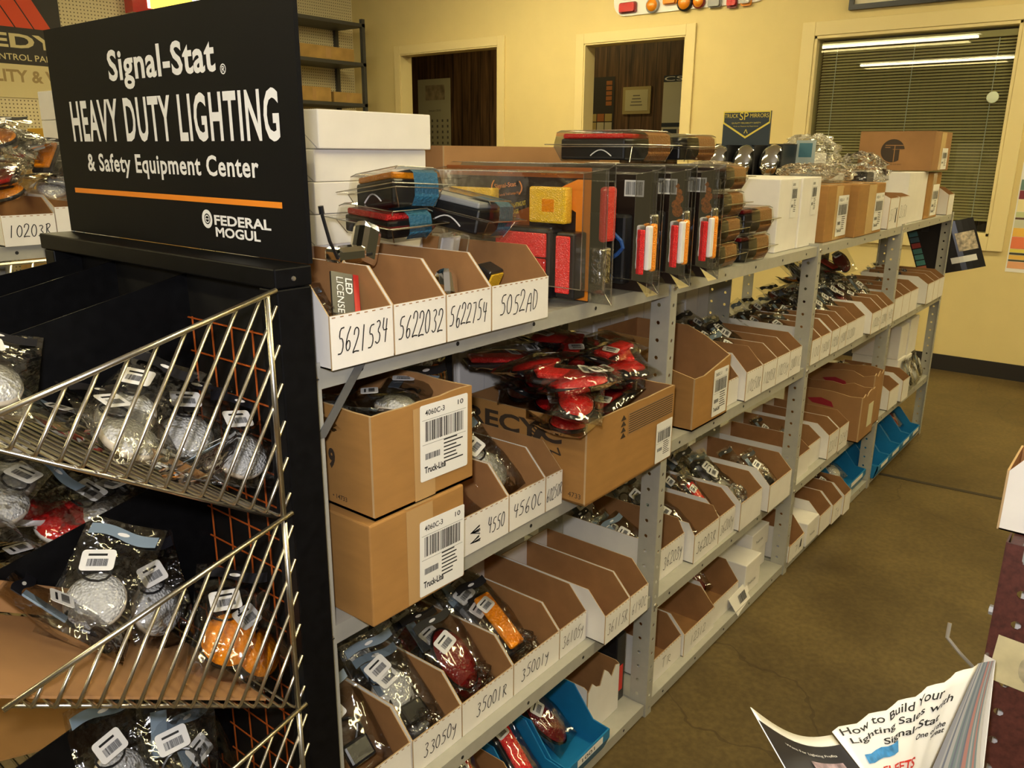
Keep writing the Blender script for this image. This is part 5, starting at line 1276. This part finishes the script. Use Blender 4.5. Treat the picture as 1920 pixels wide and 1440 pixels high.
# hanging poster on the far end of the shelving
t = thing('hanging_poster', 'dark glossy product poster curled over the far end of the shelving', 'poster', (2.745, 0, 0))
def pf(u, v):
    p = Vector((.012, .20-.27*u, .985-.11*v)) + Vector((0, -.085*v, -.11*v)) + Vector((0, 0, .075*u)); p.x += .05*max(0, u-.6)**2*5; return p
mb = MB(); mb.grid(pf, 12, 8); mb.build('sheet', mat('poster_black', (.02, .018, .02), .25), t, solid=.001)
def pq(u0, v0, u1, v1, m, nm):
    mb = MB(); mb.grid(lambda u, v: pf(u0+(u1-u0)*u, v0+(v1-v0)*v)+Vector((-.0015, 0, 0)), 6, 4); mb.build(nm, m, t)
for i, c in enumerate([(.06, .2, .25), (.07, .15, .2), (.45, .06, .05), (.08, .25, .24), (.1, .3, .28), (.08, .28, .26), (.5, .15, .08)]): pq(.02, .06+.12*i, .16, .16+.12*i, mat('poster_swatch_%d' % i, c, .4), 'swatch')
pq(.70, .25, .97, .62, mat('poster_picture', (.5, .42, .3), .4, noise=.6, nscale=60), 'picture'); pq(.55, .72, .92, .84, PAPER, 'white_band')
mb = MB(); mb.box(-.003, .1, .985, .003, .13, 1.04); mb.build('hanging_tab', BLACKP, t)

# ------------------------------------------------------------------ row at far left beyond the rack
t = thing('steel_shelving', 'pale shelving row in the next aisle at the left edge', 'shelving', (0, 0, 0))
YA = .99
for z in (.65, 1.15): deck(t, -1.6, -.80, YA, YA+.3, z)
for x, s in ((-1.6, 1), (-.80, -1)): angle_post(t, x, YA-.003, s, 1, h=1.16); angle_post(t, x, YA+.303, s, -1, h=1.16)
mb = MB()
for k in range(9): mb.tube([(-.82-.04*k, YA-.02, 1.118), (-.87-.04*k, YA-.05, .95)], .003, 6)
mb.tube([(-.81, YA-.02, 1.118), (-1.2, YA-.02, 1.118)], .004, 6); mb.build('wire_front', BRASS, t)
t = make_bin('open_bin', 'white open bin marked 10203R in the next aisle', (-.905, YA-.015, 1.1505), .10, text='10203R', hf=.06, hb=.09)
t = make_bin('open_bin', 'white open bin with a blue letter A in the next aisle', (-.804, YA-.015, 1.1505), .10, hf=.072, hb=.095)
mb = MB(); hand_mb(mb, 'A', (.03, -.0017, .015), (1, 0, 0), (0, 0, 1), .03, .04, .003); mb.build('blue_letter', mat('blue_marker', (.25, .40, .55), .6), t)
t = carton('dark_case', 'round dark reel on the lower shelf of the next aisle', (-.98, YA+.02, .6505), .16, .2, .3, mat('dark_case', (.05, .05, .04), .5), tape=False)
t = carton('kraft_carton', 'brown carton on the lower shelf of the next aisle', (-.815+.0, YA+.06, .6505), .0+.012, .2, .35, KRAFT2, tape=False)
rnd = random.Random(4)
lv = ['lowest left', 'lowest right', 'second left', 'second right', 'middle left', 'middle right', 'upper left', 'upper right', 'top left', 'top right']
for i in range(10):
    k = ['amber', 'clear', 'redbar', 'silver', 'clear', 'amberbar', 'silver', 'clear', 'amber', 'silver'][i]
    bag(k, (-.87+.10*(i % 2)+rnd.uniform(-.02, .02), YA+.05+.03*rnd.random(), 1.235+.026*(i//2)), rnd.uniform(10, 40), rnd.uniform(-15, 15), rnd.uniform(-60, 60), 'heaped in the next aisle, ' + lv[i])
crumple('big crumpled plastic sheet over the heap in the next aisle', (-.88, YA+.14, 1.285), .14, .10, .10, None, 9)
zz = 1.1505
for i in range(5):
    o = thing('white_box', '%s white box of the stack behind the sign edge, next aisle' % ['lowest', 'second', 'third', 'fourth', 'topmost'][i], 'box', (-.695, YA+.0, zz), group='white boxes stacked in the next aisle')
    mb = MB(); mb.box(0, 0, 0, .12, .25, .061); mb.build('body', WHITE, o, bevel=.002); zz += .0618
t = carton('tan_carton', 'tan carton in the distance under the shop banner', (.7, YL-.9, 1.0), 1.1, .4, .42, TAN, tape=False)
t.location.z = .0005; t.scale.z = 3.3
t = carton('yellow_tool', 'yellow tool case on the distant tan carton', (.85, YL-.85, 1.39), .5, .3, .07, mat('yellow_case', (.75, .45, .03), .5), tape=False)

# ------------------------------------------------------------------ near right row: maroon post, white bin, catalogue
XP, YP = -.515, -.715; ZR = .908
t = thing('maroon_shelving', 'maroon perforated steel shelving at the right edge across the aisle', 'shelving', (0, 0, 0))
for (x, y, sx, sy) in ((XP, YP, 1, -1), (XP, YP-.45, 1, 1), (XP+.91, YP, -1, -1), (XP+.91, YP-.45, -1, 1)):
    mb = MB(); strip(mb, (x, y, 0), (sx, 0, 0), (0, 0, 1), .03, .910, hx=.015, hr=.005); strip(mb, (x, y, 0), (0, sy, 0), (0, 0, 1), .075, .910, hx=.024, hr=.0055); mb.build('post', MAROON, t, solid=.002)
for z in (.10, .5, ZR): deck(t, XP+.003, XP+.907, YP-.447, YP-.003, z, MAROON)
mb = MB(); mb.box(XP-.002, YP-.055, .886, XP+.03, YP-.014, .9115); mb.build('corner_clip', GREYP, t, bevel=.006)
mb = MB(); mb.T = Matrix.Translation((XP+.012, YP+.001, .815)) @ Matrix.Rotation(R(-90), 4, 'X'); mb.lathe([(.006, 0), (.006, .005), (0, .006)], 6); mb.build('bolt', GREYP, t)
carton('white_carton', 'white carton standing inside the maroon shelving behind its perforated post', (XP+.05, YP-.30, .5005), .3, .28, .36, WHITE, tape=False)
make_bin('open_bin', 'white open bin on the near right shelf at the picture edge', (-.37, -.70, ZR+.0005), .11, rz=math.pi, hf=.075, hb=.14, ramp=.05)
mb = MB(); mb.T = face_frame((XP-.004, YP-.006, .735), (0, -1, -.06), (0, -.06, 1)); mb.box(0, 0, 0, .08, .06, .0008)
o = mb.build('paper_tag', mat('yellowed_paper', (.62, .55, .32), .5, noise=.15, nscale=30)); tag(o, 'yellowed paper tag taped to the maroon post', 'tag')
mb = MB(); mb.T = face_frame((XP-.0052, YP-.034, .742), (0, -1, -.06), (0, -.06, 1)); mb.prism(rrect(.05, .042, .018, 5), 0, .0002, 'z'); mb.build('faint_sketch', mat('pencil_smudge', (.40, .35, .22), .6, noise=.35, nscale=60), o)
def px(u, v, d): return CAM + CD*d + CR*((u-960)/FPX*d) - CU*((v-720)/FPX*d)
t = thing('wire_hook', 'bent grey wire hook sticking out beside the catalogue', 'hook', (0, 0, 0))
mb = MB(); a, b, c, d_ = px(1781, 1168, .93), px(1776, 1195, .93), px(1800, 1225, .925), px(1835, 1262, .92); mb.tube([a, a.lerp(b, .7), b, b.lerp(c, .2), c, d_, Vector((XP+.002, YP-.002, d_.z-.01))], .0022, 8); mb.build('wire', mat('galvanised', (.55, .52, .46), .35, metal=.8), t)
CT = thing('catalogue', 'thick torn lighting catalogue hanging open from the maroon post', 'catalogue', (0, 0, 0))
TL, TR_, BL, BR_ = px(1560, 1372, .80), px(1834, 1243, .90), px(1660, 1500, .75), px(1725, 1485, .83)
def rp(u, v):
    p = TL.lerp(TR_, u).lerp(BL.lerp(BR_, u), v); n = (TR_-TL).cross(BL-TL).normalized(); return p + n*(.006*math.sin(u*3.14)) + (TL-BL).normalized()*(.002*math.sin(u*31)*(1-v))
mb = MB(); mb.grid(rp, 20, 8); mb.build('right_page', PAPER, CT, smooth=True, solid=.0006)
L0, L1 = px(1407, 1326, .72), px(1500, 1490, .66)
def lp(u, v):
    p = L0.lerp(TL, u).lerp(L1.lerp(BL, u), v); n = (TR_-TL).cross(BL-TL).normalized(); dn = -CU
    return p + dn*(.013*math.sin(u*2.9)*(1-.4*v)) 
mb = MB(); mb.grid(lp, 16, 8); mb.build('left_page', PAPER, CT, smooth=True, solid=.0006)
off = -(TR_-TL).cross(BL-TL).normalized()
if off.dot(CAM-TL) < 0: off = -off
mb = MB(); mb.grid(lambda u, v: lp(u, .16+.84*v)+off*.0012, 12, 6); ap = mb.build('dark_advert', mat('advert_black', (.02, .02, .025), .3), CT, smooth=True)
mb = MB(); mb.grid(lambda u, v: lp(.45+.4*u, .42+.35*v)+off*.002, 6, 4); mb.build('advert_picture', mat('advert_pic', (.35, .25, .28), .4, noise=.7, nscale=90), ap)
tm = MB(); text_mb(tm, 'Want For Lighting Profits', (0, 0, 0), (1, 0, 0), (0, 1, 0), 1, .0); mb = MB(); hm = max(v.y for v in tm.v)
for v in tm.v: mb.pt(lp(.22+.62*v.x, .34-.045*v.y/hm)+off*.0022)
mb.f = tm.f; mb.m = tm.m; mb.build('advert_heading', PAPER, ap)
# page text
Xp = (TR_-TL).normalized(); Yp = off.cross(Xp).normalized()
if Yp.z < 0: Yp = -Yp
def page_pt(u, v): 
    return rp(u, v) + off*.0015
mb = MB()
VL = (BL-TL).length
def ptext(s, p0, p1, h, mi, bold=0.0, lift=.0018):
    tm = MB(); L_ = (rp(*p1)-rp(*p0)).length
    text_mb(tm, s, (0, 0, 0), (1, 0, 0), (0, 1, 0), L_, h, mi, bold); base = len(mb.v)
    for v in tm.v:
        k = v.x/L_; mb.pt(rp(p0[0]+(p1[0]-p0[0])*k, p0[1]+(p1[1]-p0[1])*k - v.y/VL) + off*lift)
    for f in tm.f: mb.f.append([base+i for i in f]); mb.m.append(mi)
ptext('How to Build Your', (.034, .135), (.78, .165), .0068, 0, .01); ptext('Lighting Sales with', (.06, .285), (.90, .300), .0068, 0, .01); ptext('Signal-Stat', (.30, .42), (.82, .42), .0068, 0, .015)
mb.build('page_title', [INK], CT); mb = MB(); ptext('One of the', (.62, .505), (.92, .485), .0036, 0, .02); mb.build('page_subtitle', [INK], CT); mb = MB(); ptext('great', (.78, .56), (.93, .55), .0036, 0, .02)
mb.build('page_subtitle', [INK], CT); mb = MB(); ptext('FLEETS', (.22, .735), (.66, .76), .0068, 1, .02, .0035)
mb.build('page_text', [INK, mat('red_print', (.6, .03, .02), .5)], CT)
mb = MB(); mb.grid(lambda u, v: rp(.10+.34*u, .42+.12*v)+off*.0015, 6, 3); mb.build('blue_picture', mat('blue_print', (.05, .25, .55), .4, noise=.4, nscale=120), CT)
# page block edge on
E0, E1, E2, E3 = px(1833, 1244, .902), px(1866, 1238, .915), px(1837, 1500, .87), px(1722, 1500, .832)
NC = [mat('page_edge_%d' % i, c, .8) for i, c in enumerate([(.30, .31, .36), (.16, .18, .24), (.42, .42, .44), (.45, .22, .20), (.20, .26, .28), (.55, .54, .52)])]
mb = MB(); rnd = random.Random(2); ns = 22
for i in range(ns):
    a, b = i/ns, (i+1)/ns
    def ef(u, v, a=a, b=b): 
        w = a+(b-a)*u; p = E0.lerp(E1, w).lerp(E3.lerp(E2, w), v); return p - CR*(.006*math.sin(v*3.14))*w
    mb.grid(ef, 1, 10, 5 if i in (ns-1, ns-2) else rnd.randrange(5))
mb.build('page_edges', NC, CT)
mb = MB(); mb.poly([E1, E2, E2+CD*.02, E1+CD*.02]); mb.build('back_cover', PAPER, CT, solid=.001)
# unused prototypes are removed
for k, p in PR.items():
    if k not in USED:
        for ch in list(p.children):
            for g in list(ch.children): bpy.data.objects.remove(g)
            bpy.data.objects.remove(ch)
        bpy.data.objects.remove(p)
